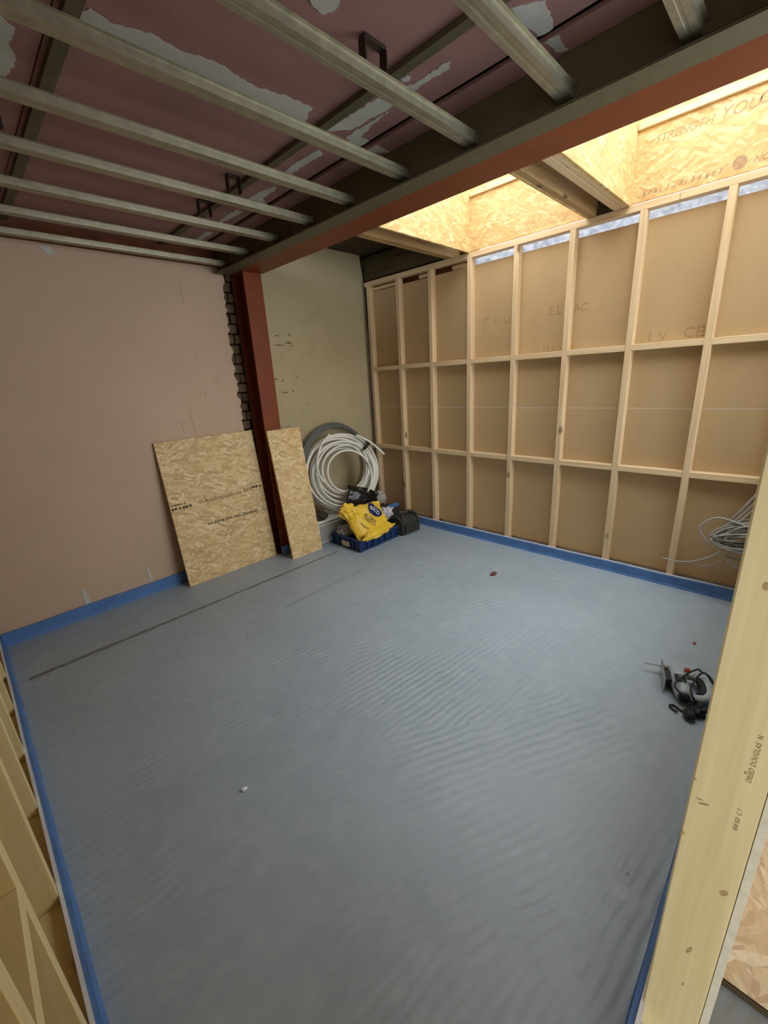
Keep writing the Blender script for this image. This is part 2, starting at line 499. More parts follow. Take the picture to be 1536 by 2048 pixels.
prism('plaster_sheet', ragged(ol, 0.08, 0.002, 5), YB, 3.40, M_OLIVEWALL, wb, (0, 2, 1), (-1.5, -YB, 0))
for (x, zz, w, h, a) in ((0.349, 0.20, .022, .12, 0.10), (0.767, 0.215, .018, .115, 0.05)):   # white dabs above the foam
    prism('plaster_dab', ragged([(x - w / 2, zz), (x + w / 2, zz), (x + w * 0.9 + a * .1, zz - h), (x - w * 0.3, zz - h)], 0.012, 0.003, int(x * 100)), YB - 0.003, YB + 0.002, M_FILLER, wb, (0, 2, 1), (-1.5, -YB, 0))
prism('plaster_dab', ragged([(0.62, 2.318), (0.68, 2.322), (0.70, 2.285), (0.66, 2.275)], 0.012, 0.004, 8), YB - 0.003, YB + 0.002, M_FILLER, wb, (0, 2, 1), (-1.5, -YB, 0))
M_CRACK = plain('hairline_crack', lin(160, 136, 114), 0.9, 0.2, 30)
for pts in ([(1.40, 2.22), (1.403, 2.14), (1.412, 2.06)], [(1.425, 1.74), (1.430, 1.66)], [(1.44, 1.47), (1.448, 1.41)], [(1.30, 1.31), (1.31, 1.20), (1.325, 1.13)], [(1.22, 1.25), (1.235, 1.16)], [(1.52, 1.50), (1.56, 1.545), (1.60, 1.575)], [(1.57, 1.51), (1.585, 1.515)]):
    o = tube('crack', [(p.x, YB - 0.0004, p.y) for p in smooth_path([(a, b, 0) for a, b in pts], 5)], 0.0014, M_CRACK, None, 5)
    o.parent = wb; o.location = (-1.5, -YB, 0)
M_SMEAR = plain('brown_smear', lin(120, 98, 62), 0.9, 0.25, 30)
for i, (x, zz, w, h) in enumerate(((2.02, 1.86, .05, .010), (2.12, 1.87, .06, .008), (2.26, 1.88, .035, .012), (2.10, 1.795, .16, .006), (2.22, 1.815, .09, .011), (2.26, 1.79, .06, .006), (2.06, 1.515, .05, .012), (2.14, 1.50, .03, .01), (2.13, 1.40, .08, .008), (2.24, 1.405, .025, .01), (2.36, 1.285, .07, .003), (2.30, 1.53, .02, .008), (2.42, 1.17, .02, .006), (2.15, 1.10, .018, .01))):
    prism('plaster_smear', ragged([(x, zz), (x + w * .5, zz - h * .6), (x + w, zz + h * .2), (x + w * .5, zz + h)], 0.01, 0.003, i), YB - 0.0012, YB + 0.002, M_SMEAR, wb, (0, 2, 1), (-1.5, -YB, 0))

# ---- right stud wall
wr = struct(empty('wall_right', (XS, 1.6, 0)), 'pine stud wall with two rows of noggins in front of brown-backed plasterboard', 'wall')
stud_hi = [0.098, 0.481, 0.897, 1.308, 1.708, 2.109, 2.508, 2.887, 3.274]
Z_TP = 2.336
box('sole_plate', (XS, 0.03, 0.0), (XB, 3.30, 0.038), M_PINE[1], wr)
box('top_plate', (XS, 0.03, Z_TP), (XB, 0.70, 2.374), M_PINE[1], wr, 0.0015)
box('top_plate', (XS, 0.702, Z_TP), (XB, 3.30, 2.374), M_PINE[1], wr, 0.0015)
for y in stud_hi:
    box('stud', (XS, y - 0.038, 0.038), (XB, y, Z_TP), M_PINE[2], wr)
for a, b in zip(stud_hi, stud_hi[1:]):
    j1, j2 = random.uniform(-0.003, 0.003), random.uniform(-0.003, 0.003)
    box('noggin', (XS + 0.001, a, 1.551 + j1), (XB, b - 0.038, 1.589 + j1), M_PINE[1], wr)
    box('noggin', (XS + 0.001, a, 0.761 + j2), (XB, b - 0.038, 0.799 + j2), M_PINE[1], wr)
pb = {}
for nm, y0, y1 in (('a', 0.02, 1.690), ('b', 1.692, 3.31)):
    pb[nm + 'l'] = box('plasterboard', (XB, y0, 0.075), (XB + 0.0125, y1, 1.1835), M_PAPER, wr, 0.0005)
    pb[nm + 'u'] = box('plasterboard', (XB, y0, 1.1865), (XB + 0.0125, y1, 2.292), M_PAPER, wr, 0.0005)
box('joint_strip', (XB + 0.0008, 0.02, 1.1828), (XB + 0.006, 3.31, 1.1872), M_WHITEFILM, wr, 0)
pbl = dict(right=(0, -1, 0), up=(0, 0, 1))
def wall_print(s, size, y, z, mat=M_FAINTPRINT, x=XB - 0.0006, **kw):
    bd = pb['au' if y < 1.69 else 'bu']
    c = bd.location + wr.location
    lettering(s, size, mat, bd, (x - c.x, y - c.y, z - c.z), (0, -1, 0), (0, 0, 1), **kw)
wall_print('7', 0.085, 1.99, 1.83); wall_print('1', 0.085, 1.90, 1.83); wall_print('U', 0.085, 1.81, 1.83)
wall_print('EE', 0.085, 1.45, 1.84, spacing=1.3); wall_print('AC', 0.07, 1.27, 1.84); wall_print(')) JEAN', 0.058, 1.55, 1.595, spacing=1.25)
wall_print('1', 0.085, 0.80, 1.60); wall_print('V', 0.075, 0.73, 1.60); wall_print('CE', 0.085, 0.60, 1.605); wall_print('E', 0.085, 0.51, 1.605)
# foil membrane crumpled behind the gap over the boards
def crumple(name, y0, y1, z0, z1, x, mat, parent, amp=0.006, seed=0, nx=40, nz=7):
    bm = bmesh.new(); g = []
    for i in range(nx + 1):
        row = []
        for j in range(nz + 1):
            y = y0 + (y1 - y0) * i / nx; z = z0 + (z1 - z0) * j / nz
            d = noise.noise(Vector((y * 16 + seed, z * 26, seed))) * amp + noise.noise(Vector((y * 45, z * 60, seed + 4))) * amp * 0.5
            row.append(bm.verts.new((x + d - XS, y - 1.6, z)))
        g.append(row)
    for i in range(nx):
        for j in range(nz):
            bm.faces.new((g[i][j], g[i + 1][j], g[i + 1][j + 1], g[i][j + 1]))
    return link(name, bm_mesh(bm, name), mat, parent)
crumple('foil_membrane', 0.0, 2.10, 2.22, 2.40, 3.285, M_SILVER, wr, 0.012, 2, 90, 8)
box('rim_board', (3.32, 2.10, 1.95), (3.36, 3.40, 2.80), M_REDBROWN, wr, 0)
box('added_light_stop', (3.292, -0.1, 0.0), (3.318, 3.40, 1.95), M_WHITEFILM, wr, 0)  # unseen backing added to keep sky light from glaring through the board joint
for y0, y1 in ((2.15, 2.30), (2.52, 2.66), (2.90, 3.24)):
    box('packer', (3.255, y0, 2.300), (3.318, y1, 2.330), M_PINE[1], wr)

# ---- perimeter foam, one upstand for each side
def foam(name, p0, p1, inward, h, label, seed, white=True):
    """wavy blue upstand on the floor from p0 to p1; inward = unit vector into the room"""
    e = struct(empty(name, (p0[0], p0[1], 0)), label, 'foam strip')
    d = Vector((p1[0] - p0[0], p1[1] - p0[1], 0)); L = d.length; d.normalize()
    inn = Vector((inward[0], inward[1], 0))
    n = int(L / 0.04)
    def strip(nm, t0, t1, z1, amp, mat):
        bm = bmesh.new(); rows = []
        for i in range(n + 1):
            s = L * i / n
            wv = noise.noise(Vector((s * 2.1, seed, 0))) * amp; wz = noise.noise(Vector((s * 3.1, seed, 9))) * amp * 1.4
            flare = 0.006 + noise.noise(Vector((s * 4, seed, 3))) * 0.004
            prof = [(t1 + flare + wv, 0.0), (t1 + wv, 0.018), (t1 + wv, z1 + wz), (t0 + wv, z1 + wz), (t0, 0.0)]
            rows.append([bm.verts.new(d * s + inn * a + Vector((0, 0, b))) for a, b in prof])
        for a, b in zip(rows, rows[1:]):
            for k in range(5):
                bm.faces.new((a[k], a[(k + 1) % 5], b[(k + 1) % 5], b[k]))
        bm.faces.new(rows[0]); bm.faces.new(list(reversed(rows[-1])))
        bmesh.ops.recalc_face_normals(bm, faces=bm.faces)
        link(nm, bm_mesh(bm, nm), mat, e)
    strip('foam', 0.006, 0.017, h, 0.003, M_BLUEFOAM)
    if white: strip('film_edge', -0.004, 0.0055, h + 0.006, 0.002, M_WHITEFILM)
    return e
foam('baseboard_back', (-0.11, YB), (1.80, YB), (0, -1), 0.088, 'blue foam edge strip along the foot of the pink wall', 1, False)
foam('baseboard_corner', (1.97, YB), (3.17, YB), (0, -1), 0.085, 'blue foam edge strip behind the crate at the olive wall', 2, False)
foam('baseboard_right', (3.185, 0.04), (3.185, 3.33), (-1, 0), 0.074, 'blue foam edge strip along the foot of the pine stud wall', 3)
foam('baseboard_left', (-0.125, -0.05), (-0.125, 3.33), (1, 0), 0.070, 'blue foam edge strip with white film along the left studs', 4)
foam('baseboard_front', (0.60, 0.024), (3.17, 0.024), (0, 1), 0.070, 'blue foam edge strip running under the big timber post', 5)

# ---- left stud wall (open studs, board on the far side)
wl = struct(empty('wall_left', (-0.13, 1.6, 0)), 'open timber stud wall along the left edge with sole plate and a noggin', 'wall')
XL0, XL1 = -0.225, -0.13
box('sole_plate', (XL0, -0.10, 0.0), (XL1, 3.34, 0.045), M_POST[1], wl)
box('top_plate', (XL0, -0.10, 2.25), (XL1, 3.34, 2.295), M_POST[1], wl)
lstuds = [-0.10, 0.20, 0.578, 0.886, 1.322, 1.722, 2.06, 2.44, 2.79, 3.16]
for y in lstuds:
    box('stud', (XL0, y, 0.045), (XL1, y + 0.045, 2.25), M_POST[2], wl)
for a, b in zip(lstuds, lstuds[1:]):
    if a in (0.578, 0.20):
        box('noggin', (XL0, a + 0.045, 0.570), (XL1, b, 0.615), M_POST[1], wl)
box('sheathing', (XL0 - 0.014, -0.10, 0.0), (XL0 - 0.001, 3.34, 2.44), M_SHEATH, wl, 0)

# ---- front wall beside the doorway
wf = struct(empty('wall_front', (0.77, -0.02, 0)), 'timber framed front wall with a big printed doorway post on the right', 'wall')
box('post', (0.770, -0.068, 0.0), (0.816, 0.0265, 2.40), M_POST[2], wf, 0.003)
box('sole_plate', (0.818, -0.068, 0.0), (3.18, 0.0245, 0.037), M_POST[1], wf)
for x in (1.02, 1.25, 3.12):
    box('stud', (x, -0.068, 0.037), (x + 0.045, 0.0245, 2.40), M_POST[2], wf)
box('added_opening_sill', (1.295, -0.068, 0.70), (3.12, 0.0245, 0.745), M_POST[0], wf)  # frames an unseen opening added to light the back wall and ceiling
box('added_opening_lintel', (1.295, -0.068, 2.31), (3.12, 0.0245, 2.40), M_POST[0], wf)
for x in (1.60, 2.0, 2.4, 2.8):
    box('stud', (x, -0.068, 0.037), (x + 0.045, 0.0245, 0.70), M_POST[2], wf)
box('lining_board', (0.772, -0.0815, 0.02), (0.974, -0.0690, 2.40), M_PB_EDGE, wf, 0.0005)
box('lining_board', (1.0, -0.0815, 0.02), (1.295, -0.0690, 2.40), M_PB_EDGE, wf, 0.0005)
box('lining_board', (1.297, -0.0815, 0.02), (3.118, -0.0690, 0.74), M_PB_EDGE, wf, 0.0005)
box('lining_board', (1.297, -0.0815, 2.312), (3.118, -0.0690, 2.40), M_PB_EDGE, wf, 0.0005)
box('lining_board', (3.12, -0.0815, 0.02), (3.70, -0.0690, 2.40), M_PB_EDGE, wf, 0.0005)
KNOTS = [(0.004, 0.710, 0.009, 0.0022, -0.5), (0.011, 0.716, 0.006, 0.0016, -0.2), (-0.037, 0.816, 0.0018, 0.003, 0), (-0.051, 0.536, 0.005, 0.009, 0.4), (-0.026, 0.336, 0.003, 0.013, 0.25), (-0.030, 0.229, 0.0016, 0.006, 0.2), (-0.007, 1.150, 0.004, 0.007, 0), (0.022, 0.755, 0.0015, 0.003, 0), (0.0225, 0.62, 0.002, 0.004, 0)]
M_KNOT = plain('timber_knot', lin(168, 142, 92), 0.7, 0.25, 60)
post = [c for c in wf.children if c.name.startswith('post')][0]
for ky, kz, kw_, kh, ka in KNOTS:
    pl = [(kw_ * math.cos(2 * math.pi * q / 14) * math.cos(ka) - kh * math.sin(2 * math.pi * q / 14) * math.sin(ka) + ky + 0.02075, kw_ * math.cos(2 * math.pi * q / 14) * math.sin(ka) + kh * math.sin(2 * math.pi * q / 14) * math.cos(ka) + kz - 1.20) for q in range(14)]
    prism('knot', ragged(pl, 0.003, 0.0006, 1), -0.0234, -0.02, M_KNOT, post, (1, 2, 0))
lettering('DRIED DOUGLAS  N', 0.0098, M_FAINTPRINT, wf, (0.7694 - 0.77, -0.047 + 0.02, 0.800), (0, 0, 1), (0, 1, 0), spacing=1.12)
lettering('038 KD  C 7', 0.0085, M_FAINTPRINT, wf, (0.7694 - 0.77, -0.046 + 0.02, 0.690), (0, 0, 1), (0, 1, 0), spacing=1.1)

# ---- hall behind the camera: strand board side, plain walls, wide unseen opening added to let daylight in
wo = struct(box('wall_hall', (0.976, -3.7, 0.022), (0.994, -0.083, 2.44), M_OSB_ZY, None, 0.001), 'pale strand board lining beyond the doorway post', 'wall')
struct(box('trim_1', (0.972, -3.7, 0.0), (0.996, -0.083, 0.020), M_DARKWOOD[1], None, 0.002), 'dark batten under the pale strand board lining', 'trim')
struct(box('wall_hall_left', (-2.40, -3.7, 2.20), (-2.34, 0.0, 2.44), M_PINKWALL, None, 0), 'plastered head over the added hall opening', 'wall')
struct(box('wall_hall_pier', (-2.40, -0.35, 0.12), (-2.34, 0.0, 2.20), M_PINKWALL, None, 0), 'plastered pier beside the added hall opening', 'wall')
struct(box('wall_hall_jamb', (-2.40, -3.7, 0.12), (-2.34, -3.4, 2.20), M_PINKWALL, None, 0), 'plastered far jamb of the added hall opening', 'wall')
struct(box('wall_hall_sill', (-2.40, -3.7, 0.0), (-2.34, 0.0, 0.12), M_PINKWALL, None, 0), 'low plastered wall under the added hall opening', 'wall')
struct(box('wall_hall_end', (-2.40, -3.80, 0.0), (1.06, -3.71, 2.50), M_PINKWALL, None, 0), 'plastered end wall of the hall', 'wall')
struct(box('wall_hall_front', (-2.34, -0.10, 0.0), (-0.245, -0.04, 2.44), M_PINKWALL, None, 0), 'plastered hall wall left of the doorway', 'wall')
struct(box('wall_hall_right', (0.996, -3.7, 0.0), (1.06, -0.083, 2.9), M_MORTAR, None, 0), 'masonry behind the strand board lining', 'wall')
struct(box('wall_side_far', (-2.40, 0.0, 0.0), (-2.34, 3.5, 2.9), M_MORTAR, None, 0), 'masonry side wall beyond the left studs', 'wall')

# ---- ceiling: pink boards with open joints
ce = struct(empty('ceiling', (0.8, 1.5, ZC)), 'old pink fire board ceiling with filler smears above the metal channels', 'ceiling')
def cboard(x0, y0, x1, y1):
    box('ceiling_board', (x0, y0, ZC), (x1, y1, ZC + 0.015), M_PINKBOARD, ce, 0.001)
for y0, y1 in ((-3.7, -1.25), (-1.245, 1.55), (1.555, 3.40)):
    cboard(-2.4, y0, 0.462, y1); cboard(0.466, y0, 1.562, y1)
    for xa, xb in ((1.596, 1.70),):
        cboard(xa, y0, xb, y1)
box('ceiling_backing', (-2.6, -3.9, 2.50), (1.80, 3.6, 2.54), M_DARKDECK, ce, 0)
fill = [
[(0.521, 1.549), (0.538, 1.524), (0.589, 1.544), (0.681, 1.51), (0.754, 1.522), (0.859, 1.5), (0.948, 1.512), (1.018, 1.525), (1.132, 1.499), (1.238, 1.495), (1.268, 1.592), (1.14, 1.594), (0.945, 1.62), (0.776, 1.63), (0.637, 1.64), (0.534, 1.62)],
[(0.10, 1.72), (0.371, 1.699), (0.404, 1.725), (0.395, 1.803), (0.417, 1.86), (0.412, 1.947), (0.392, 1.993), (0.10, 1.999)],
[(1.377, 1.388), (1.382, 1.316), (1.386, 1.297), (1.46, 1.294), (1.461, 1.319), (1.457, 1.385), (1.440, 1.512), (1.35, 1.60), (1.322, 1.532), (1.368, 1.486)],
[(1.418, 1.192), (1.428, 1.169), (1.431, 1.094), (1.427, 1.012), (1.461, 1.036), (1.455, 1.117), (1.453, 1.186)],
[(1.397, 0.783), (1.448, 0.704), (1.548, 0.728), (1.56, 0.732), (1.56, 0.77), (1.554, 0.777), (1.444, 0.791)],
[(1.60, 0.732), (1.684, 0.738), (1.669, 0.766), (1.60, 0.775)],
[(1.46, 1.56), (1.468, 1.36), (1.474, 1.311), (1.483, 1.416), (1.507, 1.521), (1.56, 1.528), (1.56, 1.60), (1.514, 1.597)],
[(1.60, 1.532), (1.69, 1.534), (1.616, 1.603)],
[(1.429, 1.971), (1.418, 1.873), (1.435, 1.707), (1.47, 1.733), (1.464, 1.898), (1.466, 2.007)],
[(1.439, 2.379), (1.447, 2.235), (1.479, 2.118), (1.5, 2.176), (1.497, 2.295), (1.555, 2.35), (1.555, 2.38), (1.476, 2.393)],
[(1.60, 2.355), (1.678, 2.354), (1.62, 2.39)],
[(1.455, 2.785), (1.46, 2.537), (1.503, 2.529), (1.488, 2.787)],
[(1.475, 3.174), (1.483, 2.956), (1.519, 2.961), (1.523, 3.207)],
[(0.949, 1.117), (1.009, 1.065), (1.026, 1.101), (1.015, 1.137), (0.973, 1.137)],
[(1.37, 1.174), (1.376, 1.155), (1.392, 1.149), (1.401, 1.162), (1.394, 1.176)],
]
for i, p in enumerate(fill):
    prism('filler_smear', ragged(p, 0.012, 0.0055, i), ZC - 0.0015 - i * 0.00015, ZC + 0.001, M_FILLER, ce, (0, 1, 2), (-0.8, -1.5, -ZC))

# ---- roof over the skylight side
XSH0, XSH1 = 2.02, 3.205
rf = struct(empty('roof', (2.6, 1.5, 2.8)), 'dark timber roof boarding around the two skylight openings', 'roof')
def roofp(x0, y0, x1, y1, z0=2.80, z1=2.84): box('roof_board', (x0, y0, z0), (x1, y1, z1), M_DARKDECK, rf, 0)
roofp(1.5, 2.09, 3.7, 3.6); roofp(1.5, 0.955, 3.7, 1.21); roofp(1.5, -0.30, 3.7, 0.0)
for y0, y1 in ((1.21, 2.09), (0.0, 0.955)):
    roofp(1.5, y0, 2.0, y1); roofp(3.225, y0, 3.7, y1)
box('roof_board', (2.0, 2.36, 2.62), (3.45, 3.45, 2.64), M_DARKDECK, rf, 0)
def skylight(name, y0, y1, label):
    e = struct(empty(name, (2.6, (y0 + y1) / 2, 2.37)), label, 'skylight')
    zt = 2.86
    e_far = box('osb_panel', (XSH1, y0 - 0.012, 2.384), (XSH1 + 0.018, y1 + 0.012, zt), M_OSB_YZ, e, 0.001)
    box('osb_panel', (XSH0 - 0.018, y0 - 0.012, 2.384), (XSH0, y1 + 0.012, zt), M_OSB_YZ, e, 0.001)
    box('osb_panel', (XSH0, y1, 2.374), (XSH1 - 0.001, y1 + 0.018, zt), M_OSB_XZ, e, 0.001)
    box('osb_panel', (XSH0, y0 - 0.018, 2.374), (XSH1 - 0.001, y0, zt), M_OSB_XZ, e, 0.001)
    box('trim_batten', (XSH1 - 0.022, y0 + 0.002, 2.742), (XSH1 - 0.001, y1 - 0.002, 2.772), M_PINE[1], e)
    return e, e_far
skylight('window_1', 1.21, 2.09, 'skylight shaft lined with blank strand board between the joists')
s2e, s2 = skylight('window_2', 0.0, 0.955, 'skylight shaft whose strand board carries printed lettering')
s2c = s2.location + s2e.location
def sh_print(s, size, y, z, **kw):
    lettering(s, size, M_FAINTOSB, s2, (XSH1 - 0.0006 - s2c.x, y - s2c.y, z - s2c.z), (0, -1, 0), (0, 0, 1), shear=0.3, **kw)
sh_print('STRENGTH', 0.053, 0.865, 2.655, spacing=1.0); sh_print('YOU', 0.072, 0.575, 2.655, spacing=1.1); sh_print('CAN', 0.078, 0.425, 2.66, spacing=1.1)
sh_print('NORBORD', 0.042, 0.402, 2.415)
rnd = random.Random(21)
for k in range(13):                      # worn, unreadable print line
    y = 0.90 - k * 0.030; z0 = 2.408 + rnd.uniform(0, 0.006); w_ = rnd.uniform(0.008, 0.018); h_ = rnd.uniform(0.012, 0.028)
    o = prism('print_mark', ragged([(y, z0), (y - w_, z0), (y - w_ - 0.006, z0 + h_), (y - 0.006, z0 + h_)], 0.006, 0.003, k), XSH1 - 0.0008, XSH1 + 0.001, M_FAINTOSB, s2, (1, 2, 0))
    o.location = -s2c
bm = bmesh.new()
bmesh.ops.create_circle(bm, cap_ends=True, radius=0.030, segments=28)
me = bm_mesh(bm, 'logo')
lg = link('logo', me, M_FAINTOSB, s2)
lg.matrix_local = Matrix(((0, 0, -1, XSH1 - 0.0007 - s2c.x), (-1, 0, 0, 0.455 - s2c.y), (0, 1, 0, 2.435 - s2c.z), (0, 0, 0, 1)))

# ================================================================ STEEL
col = tag(empty('steel_column', (1.886, 3.25, 0)), 'red oxide painted steel column standing against the back wall', 'column')
box('front_flange', (1.810, 3.160, 0.012), (1.962, 3.169, 2.290), M_RED, col, 0.001)
box('back_flange', (1.810, 3.331, 0.012), (1.962, 3.339, 2.290), M_RED, col, 0.001)
box('web', (1.882, 3.169, 0.012), (1.890, 3.331, 2.290), M_RED, col, 0.001)
box('base_plate', (1.80, 3.150, 0.0), (1.972, 3.338, 0.012), M_RED, col, 0.001)
foamc = struct(box('baseboard_column', (1.800, 3.128, 0.0), (1.972, 3.142, 0.085), M_BLUEFOAM, None, 0.002), 'scrap of blue foam strip across the column foot', 'foam strip')
beam = tag(empty('steel_beam', (1.87, 1.6, 2.291)), 'long red oxide painted steel beam carried by the column', 'beam')
box('bottom_flange', (1.770, -0.6, 2.291), (1.982, 3.336, 2.303), M_RED, beam, 0.001)
box('top_flange', (1.770, -0.6, 2.505), (1.982, 3.336, 2.517), M_RED, beam, 0.001)
box('web', (1.872, -0.6, 2.303), (1.880, 3.336, 2.505), M_RED, beam, 0.001)
box('stiffener', (1.782, 3.2, 2.303), (1.872, 3.208, 2.505), M_RED, beam, 0.001)
struct(box('trim_2', (1.704, -3.7, 2.312), (1.716, 3.338, 2.4985), M_BROWNBOARD, None, 0.0005), 'brown board casing along the side of the red beam', 'casing')

# perimeter track fixed along the beam
tr = tag(empty('perimeter_track', (1.70, 1.6, 2.28)), 'long dull metal ceiling track fixed along the red beam', 'metal track')
box('lower_leg', (1.662, -0.5, 2.281), (1.768, 3.30, 2.2835), M_TRACK, tr, 0.0004)
box('outer_lip', (1.764, -0.5, 2.2835), (1.768, 3.30, 2.298), M_TRACK, tr, 0.0004)
box('inner_lip', (1.662, -0.5, 2.2837), (1.665, 3.30, 2.290), M_TRACK, tr, 0.0004)
box('back_leg', (1.7185, -0.5, 2.284), (1.721, 3.30, 2.345), M_TRACK, tr, 0.0004)

# furring channels
b_edges = [3.205, 2.868, 2.521, 2.164, 1.827, 1.472, 1.120, 0.760, 0.418]
b_labels = ['metal furring channel hugging the top of the pink wall',
            'second metal furring channel from the pink wall',
            'third metal furring channel from the pink wall',
            'fourth metal furring channel from the pink wall',
            'fifth metal furring channel from the pink wall',
            'sixth metal furring channel from the pink wall, under the long filler smear',
            'seventh metal furring channel from the pink wall, crossing the dark hanger bracket',
            'eighth metal furring channel from the pink wall, next to last overhead',
            'metal furring channel nearest overhead at the top right corner']
def furring_mesh():
    prof = [(-0.036, 0.026), (-0.036, 0.0252), (-0.0255, 0.0252), (-0.0235, 0.0), (-0.006, 0.0), (0.0, 0.0018), (0.006, 0.0), (0.0235, 0.0), (0.0255, 0.0252), (0.036, 0.0252), (0.036, 0.026), (0.0247, 0.026), (0.0227, 0.0008), (-0.0227, 0.0008), (-0.0247, 0.026)]
    bm = bmesh.new(); L0, L1 = -1.05, 1.05
    n = 26; rows = []
    for i in range(n + 1):
        x = L0 + (L1 - L0) * i / n
        rows.append([bm.verts.new((x, a, b)) for a, b in prof])
    m = len(prof)
    for a, b in zip(rows, rows[1:]):
        for k in range(m): bm.faces.new((a[k], a[(k + 1) % m], b[(k + 1) % m], b[k]))
    bmesh.ops.recalc_face_normals(bm, faces=bm.faces)
    return bm_mesh(bm, 'furring_channel')
fm = furring_mesh()
for k, (y, lb) in enumerate(zip(b_edges, b_labels)):
    o = link('furring_channel', fm, M_GALV, None, (0.645, y - 0.0235, 2.309 if k else 2.309))
    o.rotation_euler = (0, 0, 0)
    tag(o, lb, 'metal channel', 'furring channels below the pink ceiling')
# primary channels running the other way, fixed to the pink boards
for x, lb in ((1.327, 'thin metal ceiling channel crossing above the furring channels near the beam'), (0.497, 'thin metal ceiling channel crossing above the furring channels far left')):
    bm = bmesh.new()
    w = 0.019
    add_box(bm, (-w, -2.4, -0.002), (w, 1.88, 0.0), 0)
    add_box(bm, (-w, -2.4, 0.0), (-w + 0.002, 1.88, 0.016), 0)
    add_box(bm, (w - 0.002, -2.4, 0.0), (w, 1.88, 0.016), 0)
    o = link('primary_channel', bm_mesh(bm, 'primary_channel'), M_TRACK, None, (x, 1.45, ZC - 0.0175))
    tag(o, lb, 'metal channel', 'primary ceiling channels')
# hanger brackets
def hanger(loc, rz, label, s=1.0):
    e = tag(empty('hanger_bracket', loc, rz), label, 'bracket', 'ceiling hanger brackets')
    lbox('head_plate', (-0.045 * s, -0.014, -0.008), (0.045 * s, 0.014, 0.0), M_DARKMETAL, e, 0.0008)
    for sx in (-1, 1):
        lbox('leg', (sx * 0.045 * s - 0.003, -0.014, -0.100 * s - 0.0), (sx * 0.045 * s + 0.003, 0.014, -0.008), M_DARKMETAL, e, 0.0005)
    return e
hanger((1.185, 1.122, ZC - 0.0005), 0.0, 'dark hanger bracket on the seventh furring channel, largest in view')
hanger((1.255, 2.160, ZC - 0.0005), 0.0, 'hanger bracket on the fourth furring channel near the beam', 0.7)
hanger((1.265, 2.515, ZC - 0.0005), 0.0, 'hanger bracket on the third furring channel near the beam', 0.7)
hanger((0.36, 2.16, ZC - 0.0005), 0.0, 'hanger bracket on the fourth furring channel at the left edge', 0.7)
for (x, y, lb) in ((1.285, 1.215, 'short metal splice clip beside the seventh furring channel'), (0.56, 2.395, 'short metal splice clip at the left between third and fourth channels'), (1.30, 2.40, 'short metal splice clip near the beam between third and fourth channels')):
    bm = bmesh.new()
    add_box(bm, (-0.045, -0.012, 0.0), (0.045, 0.012, 0.002)); add_box(bm, (-0.045, -0.012, 0.002), (0.045, -0.010, 0.018)); add_box(bm, (-0.045, 0.010, 0.002), (0.045, 0.012, 0.018))
    tag(link('splice_clip', bm_mesh(bm, 'splice_clip'), M_TRACK, None, (x, y, ZC - 0.038)), lb, 'clip', 'metal splice clips')

# ---- roof joists between beam and stud wall
def joist(y0, y1, label, m=None, x0=1.885, x1=3.30, z1=2.56):
    o = box('roof_joist', (x0, y0, 2.375), (x1, y1, z1), (m or M_JOIST)[0], None, 0.003)
    return tag(o, label, 'joist', 'roof joists beside the skylights')
joist(2.25, 2.318, 'weathered roof joist nearest the olive wall corner')
joist(1.152, 1.192, 'weathered roof joist beside the blank skylight, left of the dark gap', M_JOIST)
joist(1.004, 1.050, 'pale roof joist right of the dark gap between the skylights', M_PINE)
joist(0.940 - 0.003, 1.001 - 0.0, 'pale roof joist under the lettered skylight edge', M_PINE) if False else None
joist(0.9745, 1.0025, 'slim pale joist lining against the lettered skylight edge', M_PINE)
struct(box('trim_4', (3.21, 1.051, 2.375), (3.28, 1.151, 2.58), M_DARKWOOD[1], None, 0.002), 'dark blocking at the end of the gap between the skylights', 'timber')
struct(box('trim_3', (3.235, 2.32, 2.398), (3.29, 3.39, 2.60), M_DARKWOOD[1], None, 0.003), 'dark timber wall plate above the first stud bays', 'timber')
tag(box('roof_joist', (1.99, 3.40 - 0.055, 2.66), (3.2, 3.40, 2.79), M_DARKWOOD[0], None, 0.003), 'dark timber high against the back wall', 'joist') if False else None

# ================================================================ THINGS
def frame(origin, right, up):
    r = Vector(right).normalized(); u = Vector(up); u = (u - r * u.dot(r)).normalized(); n = r.cross(u)
    m = Matrix.Identity(4)
    for i in range(3):
        m[i][0] = r[i]; m[i][1] = u[i]; m[i][2] = n[i]; m[i][3] = origin[i]
    return m

# ---- two leaning strand boards (local: x right, z up, -y towards the room)
def leaning_board(x0, x1, y0, ytop, ztop, label, skew=0.0):
    L = math.hypot(ytop - y0, ztop); w = x1 - x0
    bm = bmesh.new(); add_box(bm, (0, 0.0, 0), (w, 0.018, L), 0.001)
    for v in bm.verts: v.co.x += 0
    o = link('strand_board', bm_mesh(bm, 'strand_board'), M_OSB_LEAN, None, (x0, y0, 0.0))
    o.rotation_euler = (-math.atan2(ytop - y0, ztop), 0, skew)
    tag(o, label, 'board', 'offcuts of strand board leaning at the back')
    return o
b1 = leaning_board(0.993, 1.775, 3.198, 3.318, 1.118, 'wide printed strand board leaning on the pink wall', 0.0)
b2 = leaning_board(1.806, 2.122, 2.978, 3.138, 1.112, 'narrow strand board leaning on the red column', -0.03)
def brd(s, size, x, z, mat=M_BLACKPRINT, **kw):     # printed upside down
    lettering(s, size, mat, b1, (x, -0.0007, z), (-1, 0, 0), (0, 0, -1), **kw)
brd('Strength you can build on', 0.040, 0.69, 0.455, shear=0.2, spacing=1.06, bold=0.0009)
brd('O', 0.035, 0.755, 0.455)
rnd = random.Random(33)
